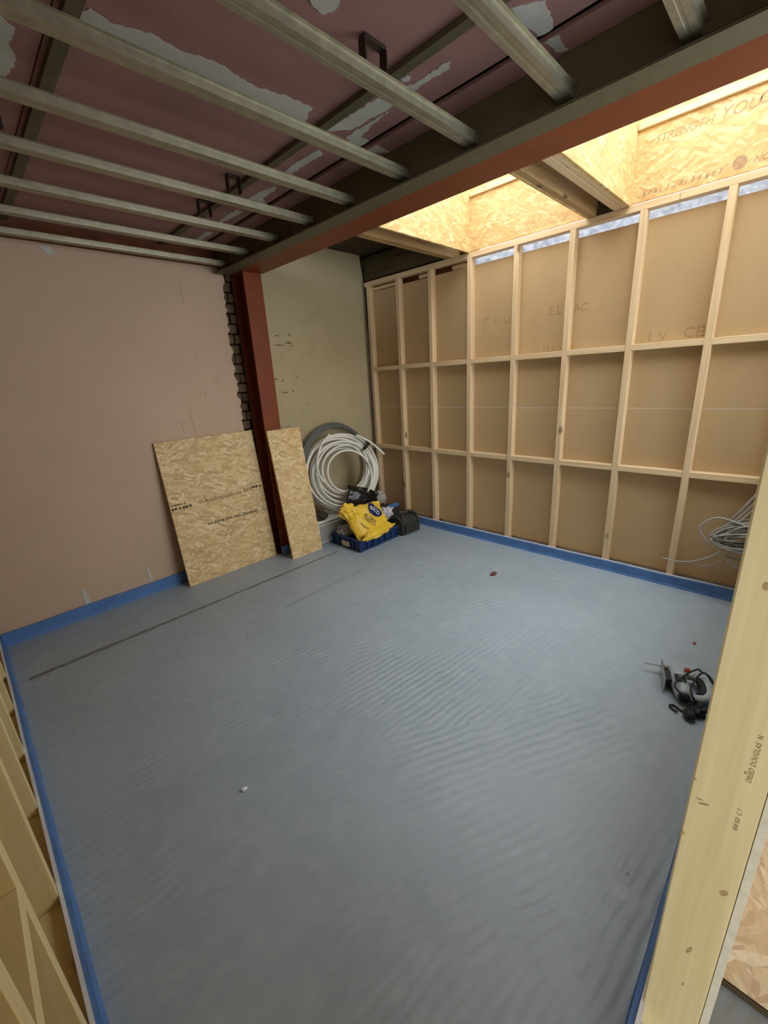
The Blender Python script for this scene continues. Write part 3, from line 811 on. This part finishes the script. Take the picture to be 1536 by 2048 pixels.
def marks(x0, x1, z, h, mat, seed):      # worn, unreadable print on the board
    x = x0; k = 0
    while x < x1:
        w_ = rnd.uniform(0.010, 0.026)
        prism('print_mark', ragged([(x, z), (x + w_, z + 0.002), (x + w_ - 0.004, z + h * rnd.uniform(0.6, 1.0)), (x - 0.004, z + h * rnd.uniform(0.7, 1.0))], 0.006, 0.003, seed + k), -0.0008, 0.001, mat, b1, (0, 2, 1))
        x += w_ + rnd.choice((0.004, 0.005, 0.014)); k += 1
marks(0.01, 0.16, 0.612, 0.020, M_BLACKPRINT, 1); marks(0.01, 0.11, 0.644, 0.012, M_BLACKPRINT, 20)
marks(0.22, 0.56, 0.618, 0.026, M_FAINTPRINT, 40); marks(0.60, 0.67, 0.625, 0.040, M_FAINTPRINT, 60); marks(0.68, 0.77, 0.640, 0.022, M_BLACKPRINT, 80)
lettering('&', 0.040, M_BLACKPRINT, b1, (0.285, -0.0009, 0.648), (-1, 0, 0), (0, 0, -1))

# ---- coils of pipe against the olive wall
def coil(name, centre, right, up, radii, r, mat, seed, label, per=64, spread=0.05, seg=8):
    rnd = random.Random(seed)
    m = frame(centre, right, up)
    pts = []
    n = len(radii)
    offs = [(rnd.uniform(-0.016, 0.016), rnd.uniform(-0.016, 0.016), rnd.uniform(-spread, spread)) for _ in range(n + 1)]
    for t in range(n * per - per // 5):
        a = t / per; k = int(a); fr = a - k; fr = fr * fr * (3 - 2 * fr)
        ra = radii[k] + (radii[min(k + 1, n - 1)] - radii[k]) * fr
        o = [offs[k][q] + (offs[min(k + 1, n)][q] - offs[k][q]) * fr for q in range(3)]
        th = 2 * math.pi * a + seed
        pts.append(m @ Vector((ra * math.cos(th) * 1.02 + o[0], ra * math.sin(th) + o[1], o[2])))
    return pts, m
cen = (2.555, 3.095, 0.622); cr = (0.945, -0.33, 0.0); cu_ = (0.08, 0.16, 1.0)
pts, mw = coil('pipe_coil', cen, cr, cu_, [0.160, 0.375, 0.19, 0.33, 0.25, 0.385, 0.20, 0.30, 0.355, 0.24, 0.375, 0.28, 0.32, 0.175, 0.36], 0.0105, M_WHITEPIPE, 3.6, '')
wc = tag(empty('pipe_coil', (2.50, 3.05, 0.29)), 'thick coil of white plastic pipe standing on the clear box', 'pipe coil')
def in_parent(o, e):
    o.parent = e; o.location = (-e.location.x, -e.location.y, -e.location.z); return o
in_parent(tube('pipe', pts, 0.0105, M_WHITEPIPE), wc)
tie = [mw @ Vector((math.cos(0.72) * q, math.sin(0.72) * q, 0)) for q in (0.30, 0.40)]
bm = bmesh.new()
for q in (0.0, 0.03, -0.03):
    ring = []
    for k in range(15):
        a = 2 * math.pi * k / 14
        c = mw @ Vector((math.cos(0.72 + q) * (0.345 + 0.062 * math.cos(a)), math.sin(0.72 + q) * (0.345 + 0.062 * math.cos(a)), 0.062 * math.sin(a)))
        ring.append(c)
    add_tube(bm, ring, 0.006, 6)
in_parent(link('tape_tie', bm_mesh(bm, 'tape_tie'), M_DARKMETAL, None, smooth=True), wc)
e1 = smooth_path([mw @ Vector(p) for p in ((0.16, 0.34, 0.07), (0.28, 0.265, 0.075), (0.36, 0.19, 0.08), (0.42, 0.12, 0.085))], 6)
in_parent(tube('pipe_end', e1, 0.0105, M_WHITEPIPE), wc)
e2 = smooth_path([mw @ Vector(p) for p in ((-0.10, 0.375, 0.06), (-0.20, 0.29, 0.075), (-0.265, 0.16, 0.08), (-0.275, 0.04, 0.08), (-0.235, -0.06, 0.08))], 6)
in_parent(tube('pipe_end', e2, 0.0105, M_WHITEPIPE), wc)
cen2 = (2.600, 3.238, 0.665)
pts, m2 = coil('g', cen2, (1.0, -0.03, 0), (0.02, 0.06, 1), [0.405, 0.385, 0.415, 0.395, 0.40], 0.014, M_GREYPIPE, 1.2, '', spread=0.014)
gc = tag(empty('pipe_coil', (2.60, 3.25, 0.3)), 'thin coil of dark grey pipe behind the white coil', 'pipe coil')
in_parent(tube('pipe', pts, 0.013, M_GREYPIPE), gc)
m3 = frame((2.60, 3.10, 0.60), cr, cu_)

# ---- clear storage box
sb = tag(empty('storage_box', (2.36, 3.16, 0)), 'clear plastic storage box with a pale lid behind the blue crate', 'storage box')
def open_box(name, x, y, h, t, taper, mat, parent, z0=0.0, bev=0.0):
    bm = bmesh.new()
    def ring(sx, sy, z): return [bm.verts.new((a * sx, b * sy, z)) for a, b in ((-1, -1), (1, -1), (1, 1), (-1, 1))]
    o0 = ring(x * taper, y * taper, z0); o1 = ring(x, y, z0 + h)
    i1 = ring(x - t, y - t, z0 + h); i0 = ring(x * taper - t, y * taper - t, z0 + t)
    for a, b in ((o0, o1), (o1, i1), (i1, i0)):
        for k in range(4): bm.faces.new((a[k], a[(k + 1) % 4], b[(k + 1) % 4], b[k]))
    bm.faces.new(list(reversed(o0))); bm.faces.new(i0)
    bmesh.ops.recalc_face_normals(bm, faces=bm.faces)
    return link(name, bm_mesh(bm, name), mat, parent)
open_box('body', 0.215, 0.125, 0.212, 0.004, 0.90, M_CLEAR, sb)
for zz in (0.018, 0.19):
    bm = bmesh.new()
    k = 0.90 + 0.10 * zz / 0.212
    for a, b in (((-1, -1), (1, -1)), ((1, -1), (1, 1)), ((1, 1), (-1, 1)), ((-1, 1), (-1, -1))):
        add_tube(bm, [(a[0] * 0.216 * k, a[1] * 0.126 * k, zz), (b[0] * 0.216 * k, b[1] * 0.126 * k, zz)], 0.005, 6)
    link('rib', bm_mesh(bm, 'rib'), M_LID, sb)
lbox('lid', (-0.226, -0.134, 0.212), (0.226, 0.134, 0.236), M_LID, sb, 0.008)
for kx, ky in ((-1, -1), (1, -1), (-1, 1), (1, 1)):
    bm = bmesh.new(); add_tube(bm, [(kx * 0.1945, ky * 0.1135, 0.004), (kx * 0.2145, ky * 0.1245, 0.21)], 0.007, 8); link('corner_post', bm_mesh(bm, 'corner_post'), M_LID, sb, smooth=True)
lbox('contents', (-0.17, -0.095, 0.008), (0.15, 0.09, 0.13), M_GREYCLOTH, sb, 0.02)
lbox('clip', (-0.236, -0.04, 0.165), (-0.227, 0.04, 0.226), M_WHITEFILM, sb, 0.003)

# ---- crumpled shapes
def crumpled(name, size, mat, parent=None, loc=(0, 0, 0), amp=0.25, freq=3.0, seed=0, sub=4, flat=0.0, rot=(0, 0, 0)):
    bm = bmesh.new(); bmesh.ops.create_icosphere(bm, subdivisions=sub, radius=1.0)
    for v in bm.verts:
        p = v.co.copy(); q = p * freq + Vector((seed, seed * 2.1, -seed))
        d = 1 + amp * (abs(noise.noise(q)) * 1.6 - 0.4) + amp * 0.5 * noise.noise(q * 2.3) + amp * 0.25 * abs(noise.noise(q * 5))
        v.co = Vector((p.x * size[0], p.y * size[1], p.z * size[2])) * d
    zmin = min(v.co.z for v in bm.verts)
    if flat:
        for v in bm.verts: v.co.z = max(v.co.z, zmin * (1 - flat))
    o = link(name, bm_mesh(bm, name), mat, parent, loc)
    o.rotation_euler = rot
    return o
tag(crumpled('dust_sheet', (0.08, 0.07, 0.04), M_GREYCLOTH, None, (2.215, 3.09, 0.268), 0.35, 2.2, 4, 4, 0.55), 'dark grey cloth slumped on the clear box lid under the coil', 'cloth')

# ---- blue crate
ct = tag(empty('stacking_crate', (2.517, 2.80, 0)), 'shallow navy blue plastic crate full of bags on the floor', 'crate')
CX, CY, CH = 0.255, 0.200, 0.112
open_box('tray', CX - 0.012, CY - 0.012, CH - 0.004, 0.006, 0.97, M_BLUECRATE, ct)
bm = bmesh.new()
for lo, hi in (((-CX, -CY, CH - 0.018), (CX, -CY + 0.016, CH)), ((-CX, CY - 0.016, CH - 0.018), (CX, CY, CH)), ((-CX, -CY + 0.016, CH - 0.018), (-CX + 0.016, CY - 0.016, CH)), ((CX - 0.016, -CY + 0.016, CH - 0.018), (CX, CY - 0.016, CH))):
    add_box(bm, lo, hi, 0.002)
link('rim', bm_mesh(bm, 'rim'), M_BLUECRATE, ct)
for k in range(7):
    x = -CX + 0.01 + k * (2 * CX - 0.035) / 6
    for sy in (-1, 1):
        lbox('rib', (x, sy * CY - (0 if sy < 0 else 0.014), 0.004), (x + 0.014, sy * CY + (0.014 if sy < 0 else 0), CH - 0.018), M_BLUECRATE, ct, 0.002)
for k in range(5):
    y = -CY + 0.004 + k * (2 * CY - 0.022) / 4
    lbox('rib', (-CX, y, 0.004), (-CX + 0.014, y + 0.014, CH - 0.018), M_BLUECRATE, ct, 0.002)
lbox('lower_band', (-CX + 0.001, -CY + 0.002, 0.004), (CX - 0.001, -CY + 0.012, 0.020), M_BLUECRATE, ct, 0.002)
lbox('label_plate', (-CX - 0.002, -0.055, 0.022), (-CX + 0.002, 0.055, 0.072), M_LABEL, ct, 0.001)
lbox('hand_grip', (-CX - 0.003, -0.06, 0.086), (-CX + 0.004, 0.06, 0.093), M_BLUECRATE, ct, 0.001)

# ---- yellow bag with print
def bagh(u, v):
    e = max(0.0, 1 - (abs(u) ** 3.0 + abs(v) ** 3.0))
    return 0.062 * e ** 0.55
def bagfold(u, v):
    return 0.016 * noise.noise(Vector((u * 2.2, v * 2.6, 3.3))) + 0.007 * abs(noise.noise(Vector((u * 6 + 2, v * 5, 1.3))))
BW, BHH = 0.205, 0.168
def bagp(u, v, side, lift=0.0):
    hx = bagh(u, v)
    edge = 1 + 0.09 * noise.noise(Vector((u * 3, v * 3, 7.0)))
    x = u * BW * edge + 0.03 * v * v - 0.02; y = v * BHH * edge * (1 - 0.10 * u)
    z = side * hx + bagfold(u, v) * (1.0 if side > 0 else 0.6) + lift
    return Vector((x, y, z))
yb_m = frame((2.520, 2.735, 0.210), (0.955, -0.06, 0.04), (0.10, 0.56, 0.80))
yb = tag(empty('plastic_bag', (0, 0, 0)), 'yellow polythene bag with navy shield print lying in the blue crate', 'bag')
yb.matrix_world = yb_m
bm = bmesh.new(); N = 36
top = [[bm.verts.new(bagp(-1 + 2 * i / N, -1 + 2 * j / N, 1)) for j in range(N + 1)] for i in range(N + 1)]
bot = [[top[i][j] if i in (0, N) or j in (0, N) else bm.verts.new(bagp(-1 + 2 * i / N, -1 + 2 * j / N, -1)) for j in range(N + 1)] for i in range(N + 1)]
for i in range(N):
    for j in range(N):
        bm.faces.new((top[i][j], top[i + 1][j], top[i + 1][j + 1], top[i][j + 1]))
        bm.faces.new((bot[i][j + 1], bot[i + 1][j + 1], bot[i + 1][j], bot[i][j]))
bag_body = link('bag_body', bm_mesh(bm, 'bag_body'), M_YELLOW, yb, smooth=True)
# second lobe folded towards the coil and a rolled front fold
o = crumpled('bag_flap', (0.10, 0.075, 0.05), M_YELLOW, yb, (-0.175, 0.13, 0.02), 0.4, 1.8, 6, 4); o.rotation_euler = (0.3, 0.2, -0.5)
o = crumpled('bag_fold', (0.19, 0.045, 0.035), M_YELLOW, yb, (0.0, -0.135, 0.055), 0.3, 1.9, 9, 4); o.rotation_euler = (0.0, 0.1, 0.10)
def on_bag(pts2, lift):            # pts2 in bag-face metres
    return [bagp(max(-.98, min(.98, (x + 0.02) / BW)), max(-.98, min(.98, y / BHH)), 1, lift) for x, y in pts2]
def bag_patch(name, outline, centre, mat, lift):
    bm = bmesh.new(); rings = []
    for s in (1.0, 0.75, 0.5, 0.25):
        rings.append([bm.verts.new(p) for p in on_bag([(centre[0] + (x - centre[0]) * s, centre[1] + (y - centre[1]) * s) for x, y in outline], lift)])
    c = bm.verts.new(on_bag([centre], lift)[0]); n = len(outline)
    for a, b in zip(rings, rings[1:]):
        for k in range(n): bm.faces.new((a[k], a[(k + 1) % n], b[(k + 1) % n], b[k]))
    for k in range(n): bm.faces.new((rings[-1][k], rings[-1][(k + 1) % n], c))
    bmesh.ops.recalc_face_normals(bm, faces=bm.faces)
    return link(name, bm_mesh(bm, name), mat, bag_body, smooth=True)
def rot2(p, a, c): return (c[0] + p[0] * math.cos(a) - p[1] * math.sin(a), c[1] + p[0] * math.sin(a) + p[1] * math.cos(a))
SA = -0.98; SCN = (0.055, 0.060)
sh = []
for k in range(26):
    t = k / 25
    if t < 0.5: sh.append((-0.086 + 0.172 * (t / 0.5), 0.045 + 0.008 * math.sin(math.pi * t / 0.5)))
    else:
        a = (t - 0.5) / 0.5 * math.pi; sh.append((0.088 * math.cos(a), 0.03 - 0.085 * math.sin(a)))
bag_patch('shield', [rot2(p, SA, SCN) for p in sh], SCN, M_NAVY, 0.004)
def bag_text(s, size, c, mat, lift, ang=SA, spacing=1.0):
    me = text_mesh(s, size, depth=0.0, align='CENTER', spacing=spacing)
    for v in me.vertices:
        p = rot2((v.co.x, v.co.y - size * 0.33), ang, c)
        v.co = on_bag([p], lift)[0]
    link('lettering', me, mat, bag_body)
bag_text('elco', 0.078, rot2((-0.002, 0.012), SA, SCN), M_WHITEPRINT, 0.008, spacing=0.95)
bag_text('BLDRS', 0.044, rot2((0.0, -0.10), SA, SCN), M_BLACKPRINT, 0.007)
bag_text('MERCH', 0.036, rot2((0.012, -0.135), SA, SCN), M_BLACKPRINT, 0.007)
bag_text('Shopper', 0.028, (-0.12, -0.045), M_BLACKPRINT, 0.007)

tag(crumpled('plastic_bag', (0.10, 0.075, 0.05), M_CLEARBAG, None, (2.375, 2.90, 0.125), 0.45, 2.6, 12, 4), 'clear polythene bag poking out at the left end of the crate', 'bag')
tag(crumpled('plastic_bag', (0.072, 0.06, 0.06), M_WHITEBAG, None, (2.835, 2.825, 0.180), 0.5, 2.8, 15, 4), 'crumpled white plastic bag at the right end of the crate', 'bag')
tag(crumpled('rag', (0.05, 0.05, 0.045), plain('pink_beige_rag', lin(206, 178, 158), 0.8, 0.2, 12, bump=0.4), None, (2.70, 2.69, 0.105), 0.4, 2.4, 18, 4), 'pinkish scrap of cloth beside the yellow bag', 'cloth')
# heap behind: dark cardboard carton, glossy black bag, clear jar bag, small bits
hc = tag(empty('carton', (2.80, 3.11, 0)), 'dark carton behind the crate carrying the black bag', 'carton')
lbox('body', (-0.16, -0.10, 0.0), (0.20, 0.09, 0.22), M_GREYCLOTH, hc, 0.006)
lbox('flap', (-0.16, -0.108, 0.18), (0.20, -0.102, 0.225), M_GREYCLOTH, hc, 0.001)
# black bag: a stiff folded sheet
bkm = frame((2.62, 2.92, 0.375), (0.97, -0.15, -0.28), (0.30, 0.45, 0.80))
bb = tag(empty('plastic_bag', (0, 0, 0)), 'glossy black polythene bag draped in front of the white coil', 'bag')
bb.matrix_world = bkm
bm = bmesh.new(); N = 26; rows = []
for i in range(N + 1):
    row = []
    for j in range(N + 1):
        u, v = -1 + 2 * i / N, -1 + 2 * j / N
        x = 0.175 * u + 0.035 * v; y = 0.118 * v * (1 - 0.25 * u) - 0.02 * u * u
        z = 0.030 * (1 - u * u) * (1 - v * v) + 0.012 * math.sin(5.5 * v + 1.6 * u) + 0.010 * noise.noise(Vector((u * 2, v * 2.5, 5)))
        row.append(bm.verts.new((x, y, z)))
    rows.append(row)
for i in range(N):
    for j in range(N): bm.faces.new((rows[i][j], rows[i + 1][j], rows[i + 1][j + 1], rows[i][j + 1]))
o = link('sheet', bm_mesh(bm, 'sheet'), M_BLACKBAG, bb, smooth=True)
md = o.modifiers.new('thickness', 'SOLIDIFY'); md.thickness = 0.02; md.offset = -1
o = crumpled('gathered_neck', (0.10, 0.05, 0.04), M_BLACKBAG, bb, (-0.10, -0.06, -0.03), 0.4, 2.0, 21, 4)
tag(crumpled('plastic_bag', (0.068, 0.06, 0.068), M_CLEARBAG, None, (2.915, 2.98, 0.305), 0.25, 2.2, 30, 4), 'clear bulging polythene bag on the dark carton right of the coil', 'bag')
tag(crumpled('cap', (0.026, 0.022, 0.03), M_TEAL, None, (2.815, 2.985, 0.262), 0.2, 2, 31, 3), 'small teal plastic cap between black bag and clear bag', 'cap')
tn = tag(empty('spray_can', (2.95, 2.895, 0.0)), 'dark can with a red band behind the white bag', 'can')
bm = bmesh.new(); add_tube(bm, [(0, 0, 0), (0, 0, 0.15), (0, 0, 0.165), (0, 0, 0.18)], [0.034, 0.034, 0.030, 0.016], 18); link('body', bm_mesh(bm, 'body'), M_TOOLDARK, tn, smooth=True)
bm = bmesh.new(); add_tube(bm, [(0, 0, 0.118), (0, 0, 0.148)], 0.0348, 18); link('band', bm_mesh(bm, 'band'), M_REDPLASTIC, tn, smooth=True)
bm = bmesh.new(); add_tube(bm, [(0, 0, 0.18), (0, 0, 0.215)], [0.014, 0.012], 12); link('nozzle', bm_mesh(bm, 'nozzle'), M_REDPLASTIC, tn, smooth=True)
db = tag(empty('small_box', (3.085, 3.02, 0)), 'small dark box in the corner under a blue foam offcut', 'box')
lbox('body', (-0.075, -0.09, 0.0), (0.075, 0.09, 0.14), M_TOOLBAG, db, 0.004)
lbox('lid', (-0.078, -0.093, 0.14), (0.078, 0.093, 0.156), M_TOOLBAG2, db, 0.003)
fo = box('foam_offcut', (-0.075, -0.02, 0.0), (0.075, 0.02, 0.034), M_BLUEFOAM, None, 0.003)
fo.location = (3.085, 2.96, 0.1735)
tag(fo, 'short blue foam offcut lying on the small dark box', 'foam strip')

# ---- tool bag
tb = tag(empty('tool_bag', (2.925, 2.655, 0), -0.06), 'small black nylon tool bag with arched handle on the floor', 'tool bag')
TW, TD = 0.125, 0.092
arch = [(-TD, 0.0), (TD, 0.0), (TD, 0.11), (TD * 0.85, 0.145), (TD * 0.45, 0.172), (0, 0.18), (-TD * 0.45, 0.172), (-TD * 0.85, 0.145), (-TD, 0.11)]
b_ = prism('body', arch, -TW, TW, M_TOOLBAG, tb, (1, 2, 0))
md = b_.modifiers.new('soft', 'BEVEL'); md.width = 0.012; md.segments = 2
lbox('front_pocket', (-0.095, -TD - 0.016, 0.012), (0.095, -TD, 0.10), M_TOOLBAG, tb, 0.006)
lbox('reflective_piping', (-0.118, -TD - 0.004, 0.004), (0.118, -TD + 0.004, 0.010), M_STEEL, tb, 0.001)
hp = [Vector((-TW + 0.012 + 0.0, -TD * 0.9, 0.09))] 
hpts = smooth_path([(-0.10, -TD - 0.004, 0.10), (-0.095, -TD * 0.75, 0.175), (-0.06, -0.03, 0.205), (0.0, -0.01, 0.214), (0.06, -0.03, 0.205), (0.095, -TD * 0.75, 0.175), (0.10, -TD - 0.004, 0.10)], 6)
bm = bmesh.new(); add_tube(bm, hpts, 0.011, 8); link('handle', bm_mesh(bm, 'handle'), M_TOOLBAG2, tb, smooth=True)
lbox('side_panel', (-TW - 0.008, -0.06, 0.02), (-TW, 0.06, 0.11), M_TOOLBAG2, tb, 0.003)
bm = bmesh.new(); add_tube(bm, [(x, 0.0, 0.183) for x in (-0.11, -0.05, 0.0, 0.05, 0.11)], 0.004, 6); link('zip', bm_mesh(bm, 'zip'), M_TOOLDARK, tb, smooth=True)

# ---- jigsaw lying on its side on the floor
jz = tag(empty('jigsaw', (2.075, 0.195, 0.0), math.radians(197)), 'pale grey corded jigsaw lying on its side on the floor', 'power tool')
def loft(name, secs, mat, parent, seg=16):
    """secs: (x, y, z, ry, rz) elliptical sections along local x"""
    bm = bmesh.new(); rings = []
    for (x, y, z, ry, rz) in secs:
        rings.append([bm.verts.new((x, y + ry * math.cos(a), z + rz * math.sin(a))) for a in (2 * math.pi * k / seg for k in range(seg))])
    for a, b in zip(rings, rings[1:]):
        for k in range(seg): bm.faces.new((a[k], a[(k + 1) % seg], b[(k + 1) % seg], b[k]))
    bm.faces.new(list(reversed(rings[0]))); bm.faces.new(rings[-1])
    bmesh.ops.recalc_face_normals(bm, faces=bm.faces)
    return link(name, bm_mesh(bm, name), mat, parent, smooth=True)
# local x: along body from blade head (-) to tail (+); y: away from shoe (handle side); z up
jbody = loft('body', [(-0.085, 0.0, 0.040, 0.018, 0.020), (-0.078, 0.0, 0.040, 0.032, 0.032), (-0.03, 0.0, 0.040, 0.036, 0.037), (0.03, 0.004, 0.040, 0.036, 0.038), (0.075, 0.008, 0.038, 0.034, 0.036), (0.098, 0.010, 0.036, 0.030, 0.031), (0.104, 0.010, 0.036, 0.024, 0.025)], M_TOOLGREY, jz)
loft('motor_cap', [(0.100, 0.010, 0.036, 0.024, 0.024), (0.112, 0.010, 0.036, 0.022, 0.022), (0.116, 0.010, 0.036, 0.017, 0.017)], M_TOOLDARK, jz)
for k in range(4):
    a = math.radians(62 + 0)
    lbox('vent_slot', (0.000 + k * 0.014, -0.022, 0.074), (0.006 + k * 0.014, 0.022, 0.0795), M_TOOLDARK, jbody, 0.001)
hd = [(-0.06, 0.03, 0.040), (-0.055, 0.075, 0.042), (-0.02, 0.105, 0.044), (0.04, 0.108, 0.042), (0.09, 0.085, 0.040), (0.10, 0.03, 0.038)]
bm = bmesh.new(); add_tube(bm, smooth_path(hd, 6), 0.0185, 12); jhandle = link('handle', bm_mesh(bm, 'handle'), M_TOOLGREY, jz, smooth=True)
bm = bmesh.new(); add_tube(bm, smooth_path([(-0.035, 0.082, 0.044), (0.0, 0.088, 0.045), (0.05, 0.088, 0.043), (0.08, 0.072, 0.042)], 5), 0.0175, 10); link('grip_pad', bm_mesh(bm, 'grip_pad'), M_TOOLDARK, jhandle, smooth=True)
lbox('shoe_plate', (-0.105, -0.062, 0.004), (0.060, -0.058, 0.078), M_STEEL, jz, 0.001)
lbox('shoe_bracket', (-0.05, -0.058, 0.020), (0.03, -0.030, 0.060), M_TOOLDARK, jz, 0.003)
lbox('blade_clamp', (-0.098, -0.050, 0.032), (-0.080, -0.010, 0.048), M_STEEL, jz, 0.002)
lbox('blade', (-0.094, -0.135, 0.0395), (-0.086, -0.048, 0.0408), M_STEEL, jz, 0.0002)
bm = bmesh.new(); add_tube(bm, [(-0.045, 0.035, 0.074), (-0.045, 0.035, 0.086)], [0.013, 0.012], 14); link('speed_dial', bm_mesh(bm, 'speed_dial'), M_REDPLASTIC, jz, smooth=True)
cab = smooth_path([(0.105, 0.06, 0.04), (0.14, 0.03, 0.05), (0.10, -0.03, 0.082), (0.02, 0.012, 0.088), (-0.07, 0.075, 0.078), (-0.085, 0.10, 0.06), (-0.05, 0.125, 0.065), (0.03, 0.135, 0.055), (0.10, 0.125, 0.03), (0.13, 0.08, 0.012), (0.12, 0.03, 0.075), (0.05, 0.045, 0.088), (-0.05, 0.10, 0.082), (-0.03, 0.145, 0.03), (0.06, 0.165, 0.006), (0.13, 0.14, 0.006), (0.17, 0.06, 0.006), (0.16, 0.0, 0.006), (0.135, -0.03, 0.006), (0.15, -0.045, 0.006), (0.18, -0.02, 0.010)], 7)
bm = bmesh.new(); add_tube(bm, cab, 0.0042, 7); link('cable', bm_mesh(bm, 'cable'), M_TOOLDARK, jz, smooth=True)
o = crumpled('plug', (0.03, 0.024, 0.020), M_TOOLDARK, jz, (0.19, 0.02, 0.021), 0.15, 2, 40, 3)
o = crumpled('cable_bundle', (0.032, 0.03, 0.022), M_TOOLDARK, jz, (0.15, 0.055, 0.024), 0.5, 3.2, 41, 3)

# ---- hank of grey cable hanging on the stud wall behind the post
hk = tag(empty('cable_hank', (3.12, 0.12, 0.30)), 'hank of loose grey electric cable hanging beside the post', 'cable')
rnd = random.Random(5)
bm = bmesh.new()
for k in range(22):
    r0 = 0.115 + 0.02 * rnd.random(); rx = 0.02 + 0.07 * rnd.random()
    cx, cz = 0.08 + rnd.uniform(-0.015, 0.015), 0.445 + rnd.uniform(-0.022, 0.022)
    x0 = 3.12 + rnd.uniform(-0.03, 0.04); tl = rnd.uniform(0.28, 0.5)
    lp = []
    for i in range(29):
        a = 2 * math.pi * i / 28
        yy = (0.13 + 0.07 * (k % 5) / 4) * math.cos(a); zz = rx * math.sin(a)
        lp.append(Vector((x0 + 0.02 * math.sin(a + k), cx + yy * math.cos(tl) + zz * math.sin(tl), cz - yy * math.sin(tl) * 0.55 + zz * math.cos(tl))))
    add_tube(bm, lp, 0.0056, 6)
in_parent(link('loops', bm_mesh(bm, 'loops'), M_CABLE, None, smooth=True), hk)
for k, ctrl in enumerate((((3.10, 0.17, 0.40), (3.09, 0.24, 0.31), (3.10, 0.33, 0.245), (3.11, 0.42, 0.215), (3.12, 0.50, 0.215)),
             ((3.11, 0.15, 0.37), (3.10, 0.21, 0.27), (3.11, 0.27, 0.225), (3.11, 0.31, 0.215)),
             ((3.14, 0.20, 0.53), (3.14, 0.14, 0.64), (3.15, 0.09, 0.76), (3.16, 0.05, 0.95)),
             ((3.13, 0.18, 0.53), (3.14, 0.12, 0.63), (3.15, 0.07, 0.75), (3.16, 0.03, 0.95)),
             ((3.12, 0.16, 0.53), (3.14, 0.11, 0.61), (3.15, 0.06, 0.72), (3.16, 0.02, 0.90)),
             ((3.10, 0.26, 0.36), (3.10, 0.33, 0.47), (3.11, 0.26, 0.55), (3.11, 0.14, 0.53), (3.12, 0.05, 0.50)),
             ((3.10, 0.17, 0.30), (3.10, 0.10, 0.28), (3.11, 0.02, 0.29)), ((3.10, 0.17, 0.28), (3.10, 0.10, 0.255), (3.11, 0.02, 0.26)), ((3.12, 0.19, 0.31), (3.12, 0.11, 0.31), (3.12, 0.03, 0.33)))):
    in_parent(tube('loose_end', smooth_path(ctrl, 7), 0.0052, M_CABLE, None, 6), hk)

# ---- bits on the floor
tag(crumpled('debris_chip', (0.030, 0.018, 0.012), M_DEBRIS, None, (2.60, 1.470, 0.007), 0.3, 2.5, 50, 3, 0.3), 'small red brown chip lying in the middle right of the floor', 'debris')
tag(crumpled('debris_chip', (0.010, 0.008, 0.006), M_REDPLASTIC, None, (2.52, 0.20, 0.004), 0.3, 2.5, 51, 2, 0.3), 'tiny red chip on the floor beside the post', 'debris')
tag(crumpled('debris_chip', (0.012, 0.009, 0.006), M_WHITEFILM, None, (0.43, 1.28, 0.004), 0.3, 2.5, 52, 2, 0.3), 'tiny white chip on the floor near the left', 'debris')
